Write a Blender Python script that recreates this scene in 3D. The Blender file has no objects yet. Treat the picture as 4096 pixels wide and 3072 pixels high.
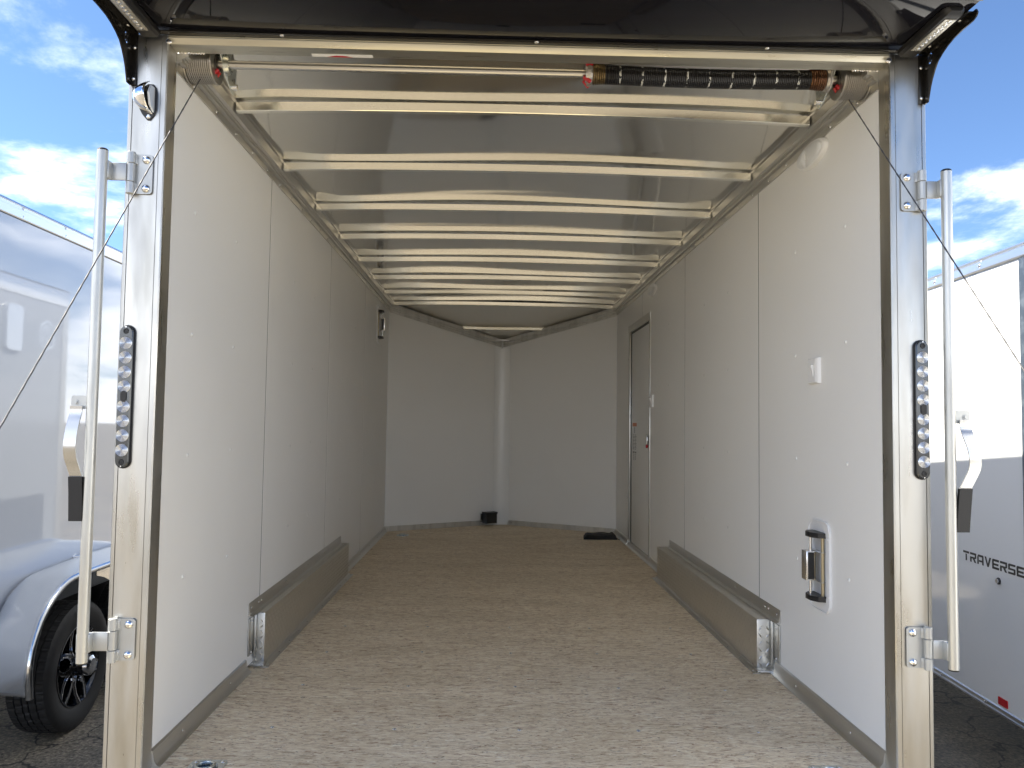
import bpy, bmesh, math, random
from mathutils import Vector, Matrix
random.seed(7)
R = math.radians
S = bpy.context.scene
COL = S.collection

# ------------------------------------------------------------------ camera
cd = bpy.data.cameras.new('camera'); cam = bpy.data.objects.new('camera', cd); COL.objects.link(cam)
F, CX, CY, CZ, YAW, PITCH, ROLL = 3157.15, -0.11125, -2.31593, 1.01177, 0.02658, 0.05229, -0.01369
cd.sensor_fit = 'HORIZONTAL'; cd.sensor_width = 36.0; cd.lens = F / 4096 * 36.0
cd.clip_start = 0.02; cd.clip_end = 5000
def unrot(u, v, w):           # camera axes -> world axes
    c, s = math.cos(ROLL), math.sin(ROLL); x = u*c + v*s; z2 = -u*s + v*c; y2 = w
    c, s = math.cos(PITCH), math.sin(PITCH); y = y2*c - z2*s; z = y2*s + z2*c
    c, s = math.cos(YAW), math.sin(YAW)
    return Vector((x*c + y*s, -x*s + y*c, z))
rx, ry, rz = unrot(1, 0, 0), unrot(0, 1, 0), -unrot(0, 0, 1)
M = Matrix((rx, ry, rz)).transposed().to_4x4(); M.translation = (CX, CY, CZ)
cam.matrix_world = M
S.camera = cam

# ------------------------------------------------------------------ light
SUN = Vector((-1.0, 0.19, 1.25)).normalized()
w = bpy.data.worlds.new('World'); S.world = w; w.use_nodes = True
nt = w.node_tree; nt.nodes.clear()
def N(t, kind, **kw):
    n = t.nodes.new(kind)
    for k, v in kw.items():
        if k in n.bl_rna.properties.keys(): setattr(n, k, v)
        else: n.inputs[k.replace('_', ' ')].default_value = v
    return n
SKY_STRENGTH = 0.075
sky = N(nt, 'ShaderNodeTexSky', sky_type='NISHITA', sun_disc=False)
sky.sun_elevation = math.asin(SUN.z); sky.sun_rotation = math.atan2(SUN.x, SUN.y)
sky.altitude = 1800; sky.air_density = 1.0; sky.dust_density = 0.0; sky.ozone_density = 6.0
tc = N(nt, 'ShaderNodeTexCoord'); sep = N(nt, 'ShaderNodeSeparateXYZ')
nt.links.new(tc.outputs['Generated'], sep.inputs[0])
zz = N(nt, 'ShaderNodeMath', operation='MAXIMUM'); nt.links.new(sep.outputs['Z'], zz.inputs[0]); zz.inputs[1].default_value = 0.0
za = N(nt, 'ShaderNodeMath', operation='ADD'); nt.links.new(zz.outputs[0], za.inputs[0]); za.inputs[1].default_value = 0.22
dv = N(nt, 'ShaderNodeVectorMath', operation='DIVIDE'); cmb = N(nt, 'ShaderNodeCombineXYZ')
nt.links.new(tc.outputs['Generated'], dv.inputs[0])
for k in range(3): nt.links.new(za.outputs[0], cmb.inputs[k])
nt.links.new(cmb.outputs[0], dv.inputs[1])
mp = N(nt, 'ShaderNodeMapping'); mp.inputs['Location'].default_value = (3.1, 1.7, 0); mp.inputs['Scale'].default_value = (1, 1, 0.6)
nt.links.new(dv.outputs[0], mp.inputs['Vector'])
n1 = N(nt, 'ShaderNodeTexNoise'); n1.inputs['Scale'].default_value = 1.35; n1.inputs['Detail'].default_value = 9; n1.inputs['Roughness'].default_value = 0.6; n1.inputs['Distortion'].default_value = 0.25
nt.links.new(mp.outputs[0], n1.inputs['Vector'])
cr = N(nt, 'ShaderNodeValToRGB'); cr.color_ramp.elements[0].position = 0.465; cr.color_ramp.elements[1].position = 0.70
cr.color_ramp.interpolation = 'EASE'
# cloud banks close up towards the horizon, all round
hz = N(nt, 'ShaderNodeMapRange'); hz.inputs[1].default_value = 0.0; hz.inputs[2].default_value = 0.19; hz.inputs[3].default_value = 0.24; hz.inputs[4].default_value = 0.0
nt.links.new(sep.outputs['Z'], hz.inputs[0])
hs = N(nt, 'ShaderNodeMath', operation='ADD'); nt.links.new(n1.outputs[0], hs.inputs[0]); nt.links.new(hz.outputs[0], hs.inputs[1])
nt.links.new(hs.outputs[0], cr.inputs[0])
mixc = N(nt, 'ShaderNodeMix', data_type='RGBA')
nt.links.new(cr.outputs[0], mixc.inputs['Factor'])
nt.links.new(sky.outputs[0], mixc.inputs['A']); mixc.inputs['B'].default_value = (13.6, 13.8, 14.2, 1)
bg = N(nt, 'ShaderNodeBackground'); bg.inputs['Strength'].default_value = SKY_STRENGTH
nt.links.new(mixc.outputs['Result'], bg.inputs['Color'])
out = N(nt, 'ShaderNodeOutputWorld'); nt.links.new(bg.outputs[0], out.inputs[0])

sl = bpy.data.lights.new('sun', 'SUN'); sl.energy = 5.0; sl.angle = R(0.53); sl.color = (1.0, 0.93, 0.80)
so = bpy.data.objects.new('sun', sl); COL.objects.link(so); so.location = (-8, 2, 12)
so.rotation_euler = (-SUN).to_track_quat('-Z', 'Y').to_euler()

S.view_settings.view_transform = 'Standard'; S.view_settings.look = 'None'
S.view_settings.exposure = 1.66; S.view_settings.gamma = 1.0; S.view_settings.use_curve_mapping = False
S.cycles.max_bounces = 14; S.cycles.diffuse_bounces = 10; S.cycles.glossy_bounces = 6
S.cycles.use_denoising = True

# ------------------------------------------------------------------ materials
MATS = {}
def mat(name, col, rough=0.5, metal=0.0, **kw):
    """principled + optional noise colour variation, roughness variation, bump"""
    if name in MATS: return MATS[name]
    m = bpy.data.materials.new(name); m.use_nodes = True; t = m.node_tree
    b = t.nodes['Principled BSDF']
    b.inputs['Base Color'].default_value = (*col, 1); b.inputs['Roughness'].default_value = rough
    b.inputs['Metallic'].default_value = metal
    if 'ior' in kw: b.inputs['IOR'].default_value = kw['ior']
    if 'coat' in kw: b.inputs['Coat Weight'].default_value = kw['coat']; b.inputs['Coat Roughness'].default_value = kw.get('coat_rough', 0.03)
    if 'trans' in kw: b.inputs['Transmission Weight'].default_value = kw['trans']
    tcn = N(t, 'ShaderNodeTexCoord'); mpn = N(t, 'ShaderNodeMapping')
    mpn.inputs['Scale'].default_value = kw.get('scale', (1, 1, 1))
    t.links.new(tcn.outputs['Object'], mpn.inputs['Vector'])
    if 'var' in kw:                       # (noise scale, colour2, lo, hi)
        sc, c2, lo, hi = kw['var']
        n = N(t, 'ShaderNodeTexNoise'); n.inputs['Scale'].default_value = sc; n.inputs['Detail'].default_value = 6
        t.links.new(mpn.outputs[0], n.inputs['Vector'])
        r = N(t, 'ShaderNodeValToRGB'); r.color_ramp.elements[0].position = lo; r.color_ramp.elements[1].position = hi
        r.color_ramp.elements[0].color = (*col, 1); r.color_ramp.elements[1].color = (*c2, 1)
        t.links.new(n.outputs[0], r.inputs[0]); t.links.new(r.outputs[0], b.inputs['Base Color'])
    if 'rvar' in kw:                      # (noise scale, rough lo, rough hi)
        sc, a, c = kw['rvar']
        n = N(t, 'ShaderNodeTexNoise'); n.inputs['Scale'].default_value = sc; n.inputs['Detail'].default_value = 5
        t.links.new(mpn.outputs[0], n.inputs['Vector'])
        r = N(t, 'ShaderNodeMapRange'); r.inputs[1].default_value = 0.3; r.inputs[2].default_value = 0.7
        r.inputs[3].default_value = a; r.inputs[4].default_value = c
        t.links.new(n.outputs[0], r.inputs[0]); t.links.new(r.outputs[0], b.inputs['Roughness'])
    if 'bump' in kw:                      # (noise scale, distance, detail)
        sc, d, de = kw['bump']
        n = N(t, 'ShaderNodeTexNoise'); n.inputs['Scale'].default_value = sc; n.inputs['Detail'].default_value = de
        t.links.new(mpn.outputs[0], n.inputs['Vector'])
        bp = N(t, 'ShaderNodeBump'); bp.inputs['Distance'].default_value = d; bp.inputs['Strength'].default_value = 1.0
        t.links.new(n.outputs[0], bp.inputs['Height']); t.links.new(bp.outputs[0], b.inputs['Normal'])
    MATS[name] = m
    return m

ALU = mat('aluminium', (0.72, 0.71, 0.68), 0.38, 1.0, scale=(60, 4, 4), rvar=(2.0, 0.30, 0.48), var=(0.35, (0.60, 0.59, 0.56), 0.45, 0.7))
ALU_V = mat('aluminium_upright', (0.56, 0.555, 0.53), 0.34, 1.0, scale=(14, 14, 2.2), rvar=(1.6, 0.24, 0.44), var=(1.1, (0.46, 0.45, 0.415), 0.46, 0.70))
ALU_Y = mat('aluminium_length', (0.68, 0.67, 0.64), 0.38, 1.0, scale=(50, 1.5, 50), rvar=(1.2, 0.32, 0.48))
ROOFMETAL = mat('roof_sheet_metal', (0.80, 0.785, 0.735), 0.1, 1.0, scale=(1, 1, 1), rvar=(3, 0.07, 0.13))
BOWMETAL = mat('roof_bow_metal', (0.94, 0.925, 0.85), 0.14, 1.0, scale=(1.5, 8, 8), rvar=(1.5, 0.10, 0.19), var=(0.8, (0.83, 0.81, 0.73), 0.5, 0.75))
ZINC = mat('zinc_plate', (0.62, 0.65, 0.62), 0.3, 1.0, rvar=(30, 0.2, 0.42))
STEEL = mat('steel', (0.55, 0.54, 0.52), 0.28, 1.0)
CABLE = mat('cable_steel', (0.085, 0.085, 0.09), 0.6, 0.1)
CHROME = mat('chrome', (0.85, 0.86, 0.88), 0.05, 1.0)
POLISH = mat('polished_aluminium', (0.82, 0.83, 0.84), 0.12, 1.0, rvar=(6, 0.08, 0.2), scale=(2, 2, 8))
SATIN = mat('satin_silver_paint', (0.50, 0.51, 0.50), 0.35, 0.6, rvar=(20, 0.3, 0.45))
WALL = mat('white_wall_panel', (0.865, 0.86, 0.835), 0.42, 0.0, bump=(420, 0.00012, 2), rvar=(3, 0.36, 0.5), var=(1.3, (0.845, 0.84, 0.815), 0.45, 0.65))
NOSE = mat('white_plastic_gloss', (0.82, 0.82, 0.80), 0.24)
WHITEP = mat('white_plastic', (0.83, 0.83, 0.82), 0.3)
WHITESCREW = mat('white_screw', (0.85, 0.85, 0.83), 0.25)
SCREW = mat('screw_metal', (0.78, 0.78, 0.78), 0.22, 1.0)
BLACKP = mat('black_plastic', (0.012, 0.012, 0.013), 0.38)
BLACKG = mat('black_gloss_paint', (0.008, 0.008, 0.011), 0.05, 0.0, ior=1.25, bump=(3.0, 0.0010, 2))
BLACKM = mat('black_bracket', (0.02, 0.018, 0.016), 0.22, 0.4)
RUBBER = mat('black_rubber_grip', (0.010, 0.010, 0.011), 0.45)
RED = mat('red_paint', (0.45, 0.01, 0.015), 0.35)
DARK = mat('dark_gap', (0.03, 0.03, 0.03), 0.7)
GREYEXT = mat('dark_grey_paint', (0.20, 0.215, 0.24), 0.1, 0.0, coat=0.6)
SPRINGB = None
BRONZE = mat('bronze_spring_end', (0.15, 0.075, 0.042), 0.35, 0.9)
GOLD = mat('gold_spring_end', (0.18, 0.13, 0.065), 0.35, 0.9)
LENS = mat('smoked_clear_lens', (0.62, 0.64, 0.67), 0.27, 0.85)
LENSD = mat('lamp_housing', (0.09, 0.095, 0.10), 0.16, 0.7)
LEDL = mat('led_lens', (0.55, 0.53, 0.47), 0.25, 0.5, bump=(160, 0.002, 1))
WHITEPAINT = mat('white_trailer_paint', (0.91, 0.92, 0.93), 0.09, 0.0, coat=0.5, bump=(0.9, 0.006, 1))
SILVERPAINT = mat('silver_trailer_paint', (0.58, 0.605, 0.64), 0.04, 0.0, ior=1.7, coat=1.0, bump=(1.1, 0.004, 1), scale=(1, 1, 0.35))
RAILSKY = mat('anodised_rail', (0.86, 0.88, 0.90), 0.28, 1.0)
TREAD = mat('diamond_plate', (0.68, 0.66, 0.61), 0.36, 1.0, rvar=(25, 0.30, 0.44))
TYRE = mat('tyre_rubber', (0.018, 0.018, 0.019), 0.62, 0.0, bump=(220, 0.0006, 3))
RIMB = mat('gloss_black_rim', (0.008, 0.008, 0.009), 0.12, 0.0, coat=0.8)
RIMS = mat('machined_rim_edge', (0.75, 0.75, 0.76), 0.22, 1.0)
REFLR = mat('red_reflector', (0.55, 0.01, 0.02), 0.25)
LABELO = mat('orange_label', (0.62, 0.22, 0.10), 0.5)
INK = mat('grey_ink', (0.18, 0.18, 0.18), 0.6)
DECAL = mat('black_decal', (0.01, 0.01, 0.012), 0.35)
JOINT = mat('grey_joint', (0.16, 0.155, 0.145), 0.5)
CLOTH = mat('black_nylon', (0.012, 0.012, 0.014), 0.75, bump=(60, 0.004, 3))
PRINT = mat('faded_grey_print', (0.10, 0.105, 0.11), 0.7)

def wood():
    m = bpy.data.materials.new('strand_board_floor'); m.use_nodes = True; t = m.node_tree; b = t.nodes['Principled BSDF']
    b.inputs['Roughness'].default_value = 0.55
    c = N(t, 'ShaderNodeTexCoord')
    def noise(scale, sc, det, rough, dist=0.0, loc=(0, 0, 0), rot=0.0):
        mpn = N(t, 'ShaderNodeMapping'); mpn.inputs['Scale'].default_value = scale; mpn.inputs['Location'].default_value = loc
        mpn.inputs['Rotation'].default_value = (0, 0, rot)
        t.links.new(c.outputs['Object'], mpn.inputs['Vector'])
        n = N(t, 'ShaderNodeTexNoise'); n.inputs['Scale'].default_value = sc; n.inputs['Detail'].default_value = det
        n.inputs['Roughness'].default_value = rough; n.inputs['Distortion'].default_value = dist
        t.links.new(mpn.outputs[0], n.inputs['Vector']); return n.outputs[0]
    def ramp(src, stops):
        r = N(t, 'ShaderNodeValToRGB'); e = r.color_ramp.elements
        e[0].position, e[0].color = stops[0][0], (*stops[0][1], 1); e[1].position, e[1].color = stops[-1][0], (*stops[-1][1], 1)
        for p, k in stops[1:-1]: x = e.new(p); x.color = (*k, 1)
        t.links.new(src, r.inputs[0]); return r.outputs[0]
    def mix(f, a, bb, mode='MIX'):
        x = N(t, 'ShaderNodeMix', data_type='RGBA', blend_type=mode)
        if isinstance(f, float): x.inputs['Factor'].default_value = f
        else: t.links.new(f, x.inputs['Factor'])
        t.links.new(a, x.inputs['A'])
        if isinstance(bb, tuple): x.inputs['B'].default_value = (*bb, 1)
        else: t.links.new(bb, x.inputs['B'])
        return x.outputs['Result']
    base = ramp(noise((19, 72, 1), 1.0, 6, 0.66, 1.2), [(0.30, (0.44, 0.32, 0.20)), (0.43, (0.74, 0.60, 0.415)), (0.56, (0.88, 0.76, 0.56)), (0.70, (0.95, 0.88, 0.72))])
    big = ramp(noise((1.6, 5, 1), 1.0, 4, 0.5, 0.3, (5, 2, 0)), [(0.35, (0.86, 0.84, 0.80)), (0.65, (1.0, 1.0, 1.0))])
    colr = mix(1.0, base, big, 'MULTIPLY')
    fl = ramp(noise((19, 78, 1), 1.0, 5, 0.62, 1.6, (3, 9, 0), 0.10), [(0.565, (0, 0, 0)), (0.63, (1, 1, 1))])
    colr = mix(fl, colr, (0.40, 0.24, 0.14))
    fl2 = ramp(noise((26, 100, 1), 1.0, 4, 0.62, 2.0, (13, 1, 0), -0.22), [(0.615, (0, 0, 0)), (0.66, (1, 1, 1))])
    colr = mix(fl2, colr, (0.11, 0.06, 0.035))
    fl3 = ramp(noise((22, 90, 1), 1.0, 4, 0.6, 1.6, (1, 31, 0), 0.28), [(0.59, (0, 0, 0)), (0.67, (1, 1, 1))])
    colr = mix(fl3, colr, (0.92, 0.85, 0.70))
    t.links.new(colr, b.inputs['Base Color'])
    bp = N(t, 'ShaderNodeBump'); bp.inputs['Distance'].default_value = 0.0008
    t.links.new(noise((16, 95, 1), 1.0, 5, 0.6, 1.4, (3, 9, 0), 0.06), bp.inputs['Height']); t.links.new(bp.outputs[0], b.inputs['Normal'])
    return m
WOOD = wood()

def asphalt():
    m = bpy.data.materials.new('asphalt'); m.use_nodes = True; t = m.node_tree; b = t.nodes['Principled BSDF']
    b.inputs['Roughness'].default_value = 0.8
    c = N(t, 'ShaderNodeTexCoord')
    def noise(sc, det, rough=0.6, dist=0.0):
        n = N(t, 'ShaderNodeTexNoise'); n.inputs['Scale'].default_value = sc; n.inputs['Detail'].default_value = det; n.inputs['Roughness'].default_value = rough; n.inputs['Distortion'].default_value = dist
        t.links.new(c.outputs['Object'], n.inputs['Vector']); return n.outputs[0]
    r = N(t, 'ShaderNodeValToRGB'); e = r.color_ramp.elements
    e[0].position, e[0].color = 0.36, (0.03, 0.027, 0.023, 1); e[1].position, e[1].color = 0.74, (0.62, 0.54, 0.40, 1); x = e.new(0.55); x.color = (0.25, 0.212, 0.155, 1)
    t.links.new(noise(55, 6, 0.8), r.inputs[0])
    r2 = N(t, 'ShaderNodeValToRGB'); e = r2.color_ramp.elements; e[0].position, e[0].color = 0.35, (0.6, 0.6, 0.6, 1); e[1].position, e[1].color = 0.65, (1.1, 1.08, 1.04, 1)
    t.links.new(noise(1.7, 5), r2.inputs[0])
    mx = N(t, 'ShaderNodeMix', data_type='RGBA', blend_type='MULTIPLY'); mx.inputs['Factor'].default_value = 1
    t.links.new(r.outputs[0], mx.inputs['A']); t.links.new(r2.outputs[0], mx.inputs['B'])
    # cracks: distorted voronoi borders
    wv = N(t, 'ShaderNodeVectorMath', operation='ADD'); nn = N(t, 'ShaderNodeTexNoise'); nn.inputs['Scale'].default_value = 3.5; nn.inputs['Detail'].default_value = 5
    t.links.new(c.outputs['Object'], nn.inputs['Vector'])
    sc = N(t, 'ShaderNodeVectorMath', operation='SCALE'); sc.inputs['Scale'].default_value = 0.35
    t.links.new(nn.outputs['Color'], sc.inputs[0]); t.links.new(c.outputs['Object'], wv.inputs[0]); t.links.new(sc.outputs[0], wv.inputs[1])
    vo = N(t, 'ShaderNodeTexVoronoi', feature='DISTANCE_TO_EDGE'); vo.inputs['Scale'].default_value = 2.1
    t.links.new(wv.outputs[0], vo.inputs['Vector'])
    lt = N(t, 'ShaderNodeMapRange'); lt.inputs[1].default_value = 0.006; lt.inputs[2].default_value = 0.02; lt.inputs[3].default_value = 0.12; lt.inputs[4].default_value = 1.0
    t.links.new(vo.outputs['Distance'], lt.inputs[0])
    m2 = N(t, 'ShaderNodeMix', data_type='RGBA', blend_type='MULTIPLY'); m2.inputs['Factor'].default_value = 1
    t.links.new(mx.outputs['Result'], m2.inputs['A']); t.links.new(lt.outputs[0], m2.inputs['B'])
    t.links.new(m2.outputs['Result'], b.inputs['Base Color'])
    bp = N(t, 'ShaderNodeBump'); bp.inputs['Distance'].default_value = 0.006
    t.links.new(noise(55, 6, 0.8), bp.inputs['Height']); t.links.new(bp.outputs[0], b.inputs['Normal'])
    return m
ASPHALT = asphalt()

def spring_mat():
    m = bpy.data.materials.new('black_spring_with_paint_marks'); m.use_nodes = True; t = m.node_tree; b = t.nodes['Principled BSDF']
    b.inputs['Roughness'].default_value = 0.35; b.inputs['Metallic'].default_value = 0.3
    c = N(t, 'ShaderNodeTexCoord'); s = N(t, 'ShaderNodeSeparateXYZ'); t.links.new(c.outputs['Object'], s.inputs[0])
    n = N(t, 'ShaderNodeTexNoise'); n.inputs['Scale'].default_value = 70; n.inputs['Detail'].default_value = 3
    t.links.new(c.outputs['Object'], n.inputs['Vector'])
    a = N(t, 'ShaderNodeMath', operation='MULTIPLY_ADD'); a.inputs[1].default_value = 1/0.072; 
    t.links.new(s.outputs['X'], a.inputs[0]); 
    d = N(t, 'ShaderNodeMath', operation='MULTIPLY'); d.inputs[1].default_value = 0.13; t.links.new(n.outputs[0], d.inputs[0]); t.links.new(d.outputs[0], a.inputs[2])
    f = N(t, 'ShaderNodeMath', operation='FRACT'); t.links.new(a.outputs[0], f.inputs[0])
    g = N(t, 'ShaderNodeMath', operation='LESS_THAN'); g.inputs[1].default_value = 0.085; t.links.new(f.outputs[0], g.inputs[0])
    h = N(t, 'ShaderNodeMath', operation='GREATER_THAN'); h.inputs[1].default_value = 0.5; t.links.new(n.outputs[0], h.inputs[0])
    k = N(t, 'ShaderNodeMath', operation='MULTIPLY'); t.links.new(g.outputs[0], k.inputs[0]); t.links.new(h.outputs[0], k.inputs[1])
    mx = N(t, 'ShaderNodeMix', data_type='RGBA'); t.links.new(k.outputs[0], mx.inputs['Factor'])
    mx.inputs['A'].default_value = (0.012, 0.011, 0.011, 1); mx.inputs['B'].default_value = (0.6, 0.6, 0.56, 1)
    t.links.new(mx.outputs['Result'], b.inputs['Base Color'])
    return m
SPRINGB = spring_mat()

# ------------------------------------------------------------------ mesh helpers
def link(o, parent=None):
    COL.objects.link(o)
    if parent is not None:
        o.parent = parent
        if parent.type == 'EMPTY' and not parent.get('_local'):
            o.matrix_parent_inverse = Matrix.Translation(-parent.location)
    return o
def raw(name, vs, fs, m, parent=None, smooth=False, auto=None):
    me = bpy.data.meshes.new(name); me.from_pydata([tuple(v) for v in vs], [], fs); me.update()
    bm = bmesh.new(); bm.from_mesh(me); bmesh.ops.recalc_face_normals(bm, faces=bm.faces[:]); bm.to_mesh(me); bm.free()
    if m: me.materials.append(m)
    if smooth:
        me.shade_smooth()
        if auto is not None: me.set_sharp_from_angle(angle=R(auto))
    return link(bpy.data.objects.new(name, me), parent)
def frombm(name, bm, m, parent=None, smooth=False, auto=None):
    me = bpy.data.meshes.new(name); bmesh.ops.recalc_face_normals(bm, faces=bm.faces[:]); bm.to_mesh(me); bm.free()
    if m: me.materials.append(m)
    if smooth:
        me.shade_smooth()
        if auto is not None: me.set_sharp_from_angle(angle=R(auto))
    return link(bpy.data.objects.new(name, me), parent)
def box(name, x0, x1, y0, y1, z0, z1, m, parent=None, bev=0.0, seg=2):
    bm = bmesh.new(); bmesh.ops.create_cube(bm, size=1.0)
    for v in bm.verts: v.co = Vector(((x0+x1)/2 + v.co.x*(x1-x0), (y0+y1)/2 + v.co.y*(y1-y0), (z0+z1)/2 + v.co.z*(z1-z0)))
    if bev: bmesh.ops.bevel(bm, geom=bm.edges[:], offset=bev, segments=seg, affect='EDGES', profile=0.5)
    return frombm(name, bm, m, parent, bool(bev), 40 if bev else None)
def prism(name, pts, axis, a, b, m, parent=None, smooth=False, auto=30):
    """polygon pts (2D) extruded along axis from a to b; pts order: x->(y,z) y->(x,z) z->(x,y)"""
    def P(p, t):
        return {'x': (t, p[0], p[1]), 'y': (p[0], t, p[1]), 'z': (p[0], p[1], t)}[axis]
    n = len(pts); vs = [P(p, a) for p in pts] + [P(p, b) for p in pts]
    fs = [tuple(range(n)), tuple(range(2*n-1, n-1, -1))] + [(i, (i+1) % n, n+(i+1) % n, n+i) for i in range(n)]
    return raw(name, vs, fs, m, parent, smooth, auto)
def ring_frame(d):
    d = Vector(d).normalized(); up = Vector((0, 0, 1)) if abs(d.z) < 0.9 else Vector((1, 0, 0))
    a = d.cross(up).normalized(); return a, d.cross(a).normalized()
def cyl(name, p, q, r, m, parent=None, n=20, r2=None, bev=0):
    p, q = Vector(p), Vector(q); a, b = ring_frame(q-p); r2 = r if r2 is None else r2
    st = [(p, r), (q, r2)]
    if bev:
        d = (q-p).normalized(); st = [(p, r-bev), (p+d*bev, r), (q-d*bev, r2), (q, r2-bev)]
    vs = []; fs = []
    for c, rr in st:
        vs += [c + (a*math.cos(2*math.pi*i/n) + b*math.sin(2*math.pi*i/n))*rr for i in range(n)]
    for k in range(len(st)-1):
        fs += [(k*n+i, k*n+(i+1) % n, (k+1)*n+(i+1) % n, (k+1)*n+i) for i in range(n)]
    fs += [tuple(range(n)), tuple(range((len(st)-1)*n, len(st)*n))]
    return raw(name, vs, fs, m, parent, True, 35)
def tube(name, pts, r, m, parent=None, n=10, closed=False):
    pts = [Vector(p) for p in pts]; vs = []; fs = []; k = len(pts)
    a = None
    for i, p in enumerate(pts):
        d = (pts[(i+1) % k]-pts[i-1]) if closed else (pts[min(i+1, k-1)]-pts[max(i-1, 0)])
        d.normalize()
        if a is None: a, b = ring_frame(d)
        else:
            a = (a - d*a.dot(d)).normalized(); b = d.cross(a)
        vs += [p + (a*math.cos(2*math.pi*j/n)+b*math.sin(2*math.pi*j/n))*r for j in range(n)]
    rng = k if closed else k-1
    for i in range(rng):
        i2 = (i+1) % k
        fs += [(i*n+j, i*n+(j+1) % n, i2*n+(j+1) % n, i2*n+j) for j in range(n)]
    if not closed: fs += [tuple(range(n)), tuple(range((k-1)*n, k*n))]
    return raw(name, vs, fs, m, parent, True, 50)
def sweep_bar(name, pts, wdir, wd, th, m, parent=None):
    """flat bar: centre path pts, width wd along wdir, thickness th"""
    pts = [Vector(p) for p in pts]; wdir = Vector(wdir).normalized(); vs = []; fs = []; k = len(pts)
    for i, p in enumerate(pts):
        d = (pts[min(i+1, k-1)]-pts[max(i-1, 0)]).normalized(); nn = d.cross(wdir).normalized()
        for su, sv in ((-1, -1), (1, -1), (1, 1), (-1, 1)): vs.append(p + wdir*su*wd/2 + nn*sv*th/2)
    for i in range(k-1): fs += [(i*4+j, i*4+(j+1) % 4, i*4+4+(j+1) % 4, i*4+4+j) for j in range(4)]
    fs += [(0, 1, 2, 3), tuple(range((k-1)*4, k*4))]
    return raw(name, vs, fs, m, parent, True, 40)
def lathe(name, c, axis, prof, m, parent=None, n=32, auto=30):
    """prof: list of (t along axis, radius)"""
    c = Vector(c); d = Vector(axis).normalized(); a, b = ring_frame(d); vs = []; fs = []
    for t, r in prof: vs += [c + d*t + (a*math.cos(2*math.pi*i/n)+b*math.sin(2*math.pi*i/n))*max(r, 1e-5) for i in range(n)]
    for k in range(len(prof)-1): fs += [(k*n+i, k*n+(i+1) % n, (k+1)*n+(i+1) % n, (k+1)*n+i) for i in range(n)]
    return raw(name, vs, fs, m, parent, True, auto)
def rrect(x0, x1, y0, y1, r, n=6):
    out = []
    for cx, cy, a0 in ((x1-r, y1-r, 0), (x0+r, y1-r, 90), (x0+r, y0+r, 180), (x1-r, y0+r, 270)):
        out += [(cx+r*math.cos(R(a0+90*i/n)), cy+r*math.sin(R(a0+90*i/n))) for i in range(n+1)]
    return out
def plate(name, outer, holes, th, M4, m, parent=None):
    """2D outline with holes, thickness th, placed by matrix M4 (local xy plane)"""
    cu = bpy.data.curves.new('tmp', 'CURVE'); cu.dimensions = '2D'; cu.fill_mode = 'BOTH'; cu.extrude = th/2
    for loop in [outer]+holes:
        s = cu.splines.new('POLY'); s.points.add(len(loop)-1); s.use_cyclic_u = True
        for p, q in zip(s.points, loop): p.co = (q[0], q[1], 0, 1)
    o = bpy.data.objects.new('tmp', cu); COL.objects.link(o)
    me = bpy.data.meshes.new_from_object(o.evaluated_get(bpy.context.evaluated_depsgraph_get()))
    bpy.data.objects.remove(o); bpy.data.curves.remove(cu)
    me.transform(M4); me.name = name; me.materials.clear(); me.materials.append(m)
    return link(bpy.data.objects.new(name, me), parent)
def frame4(o, ex, ey):
    ex, ey = Vector(ex).normalized(), Vector(ey).normalized(); ez = ex.cross(ey)
    m4 = Matrix((ex, ey, ez)).transposed().to_4x4(); m4.translation = o; return m4
def thing(name, label, cat, loc=(0, 0, 0), group=None, local=False, rotz=0):
    o = bpy.data.objects.new(name, None); COL.objects.link(o); o.location = loc; o.rotation_euler = (0, 0, rotz); o.empty_display_size = 0.1
    o['label'] = label; o['category'] = cat
    if group: o['group'] = group
    if local: o['_local'] = 1
    return o
def tag(o, label, cat, group=None):
    o['label'] = label; o['category'] = cat
    if group: o['group'] = group
    return o
def catmull(P_, n=5):
    out = []
    for i in range(len(P_)-1):
        p0_, p1_, p2_, p3_ = P_[max(i-1, 0)], P_[i], P_[i+1], P_[min(i+2, len(P_)-1)]
        for k in range(n):
            t = k/n
            out.append(tuple(.5*((2*b)+(-a+c_)*t+(2*a-5*b+4*c_-d_)*t*t+(-a+3*b-3*c_+d_)*t**3) for a, b, c_, d_ in zip(p0_, p1_, p2_, p3_)))
    out.append(P_[-1]); return out
# shared screw meshes --------------------------------------------------------
def dome_mesh(name, m, r=1.0, h=0.45, n=12):
    vs = []; fs = []; prof = [(0, 1.0), (0.35*h, 0.95), (0.75*h, 0.7), (0.97*h, 0.3)]
    for t, k in prof: vs += [(r*k*math.cos(2*math.pi*i/n), r*k*math.sin(2*math.pi*i/n), t*r) for i in range(n)]
    for k in range(3): fs += [(k*n+i, k*n+(i+1) % n, (k+1)*n+(i+1) % n, (k+1)*n+i) for i in range(n)]
    fs.append(tuple(range(3*n, 4*n)))
    me = bpy.data.meshes.new(name); me.from_pydata(vs, [], fs); me.materials.append(m); me.shade_smooth(); return me
ME_SCREW = dome_mesh('screw', SCREW); ME_WSCREW = dome_mesh('white_screw', WHITESCREW, h=0.5); ME_BOLT = dome_mesh('bolt', CHROME, h=0.7, n=20)
def screw(pos, nrm, r, parent, me=ME_SCREW, name='screw'):
    o = bpy.data.objects.new(name, me)
    q = Vector(nrm).to_track_quat('Z', 'Y'); o.matrix_basis = Matrix.Translation(pos) @ q.to_matrix().to_4x4() @ Matrix.Scale(r, 4)
    return link(o, parent)

GZ = -0.65          # ground level; trailer floor is z = 0
W = 1.09            # half width inside
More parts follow.
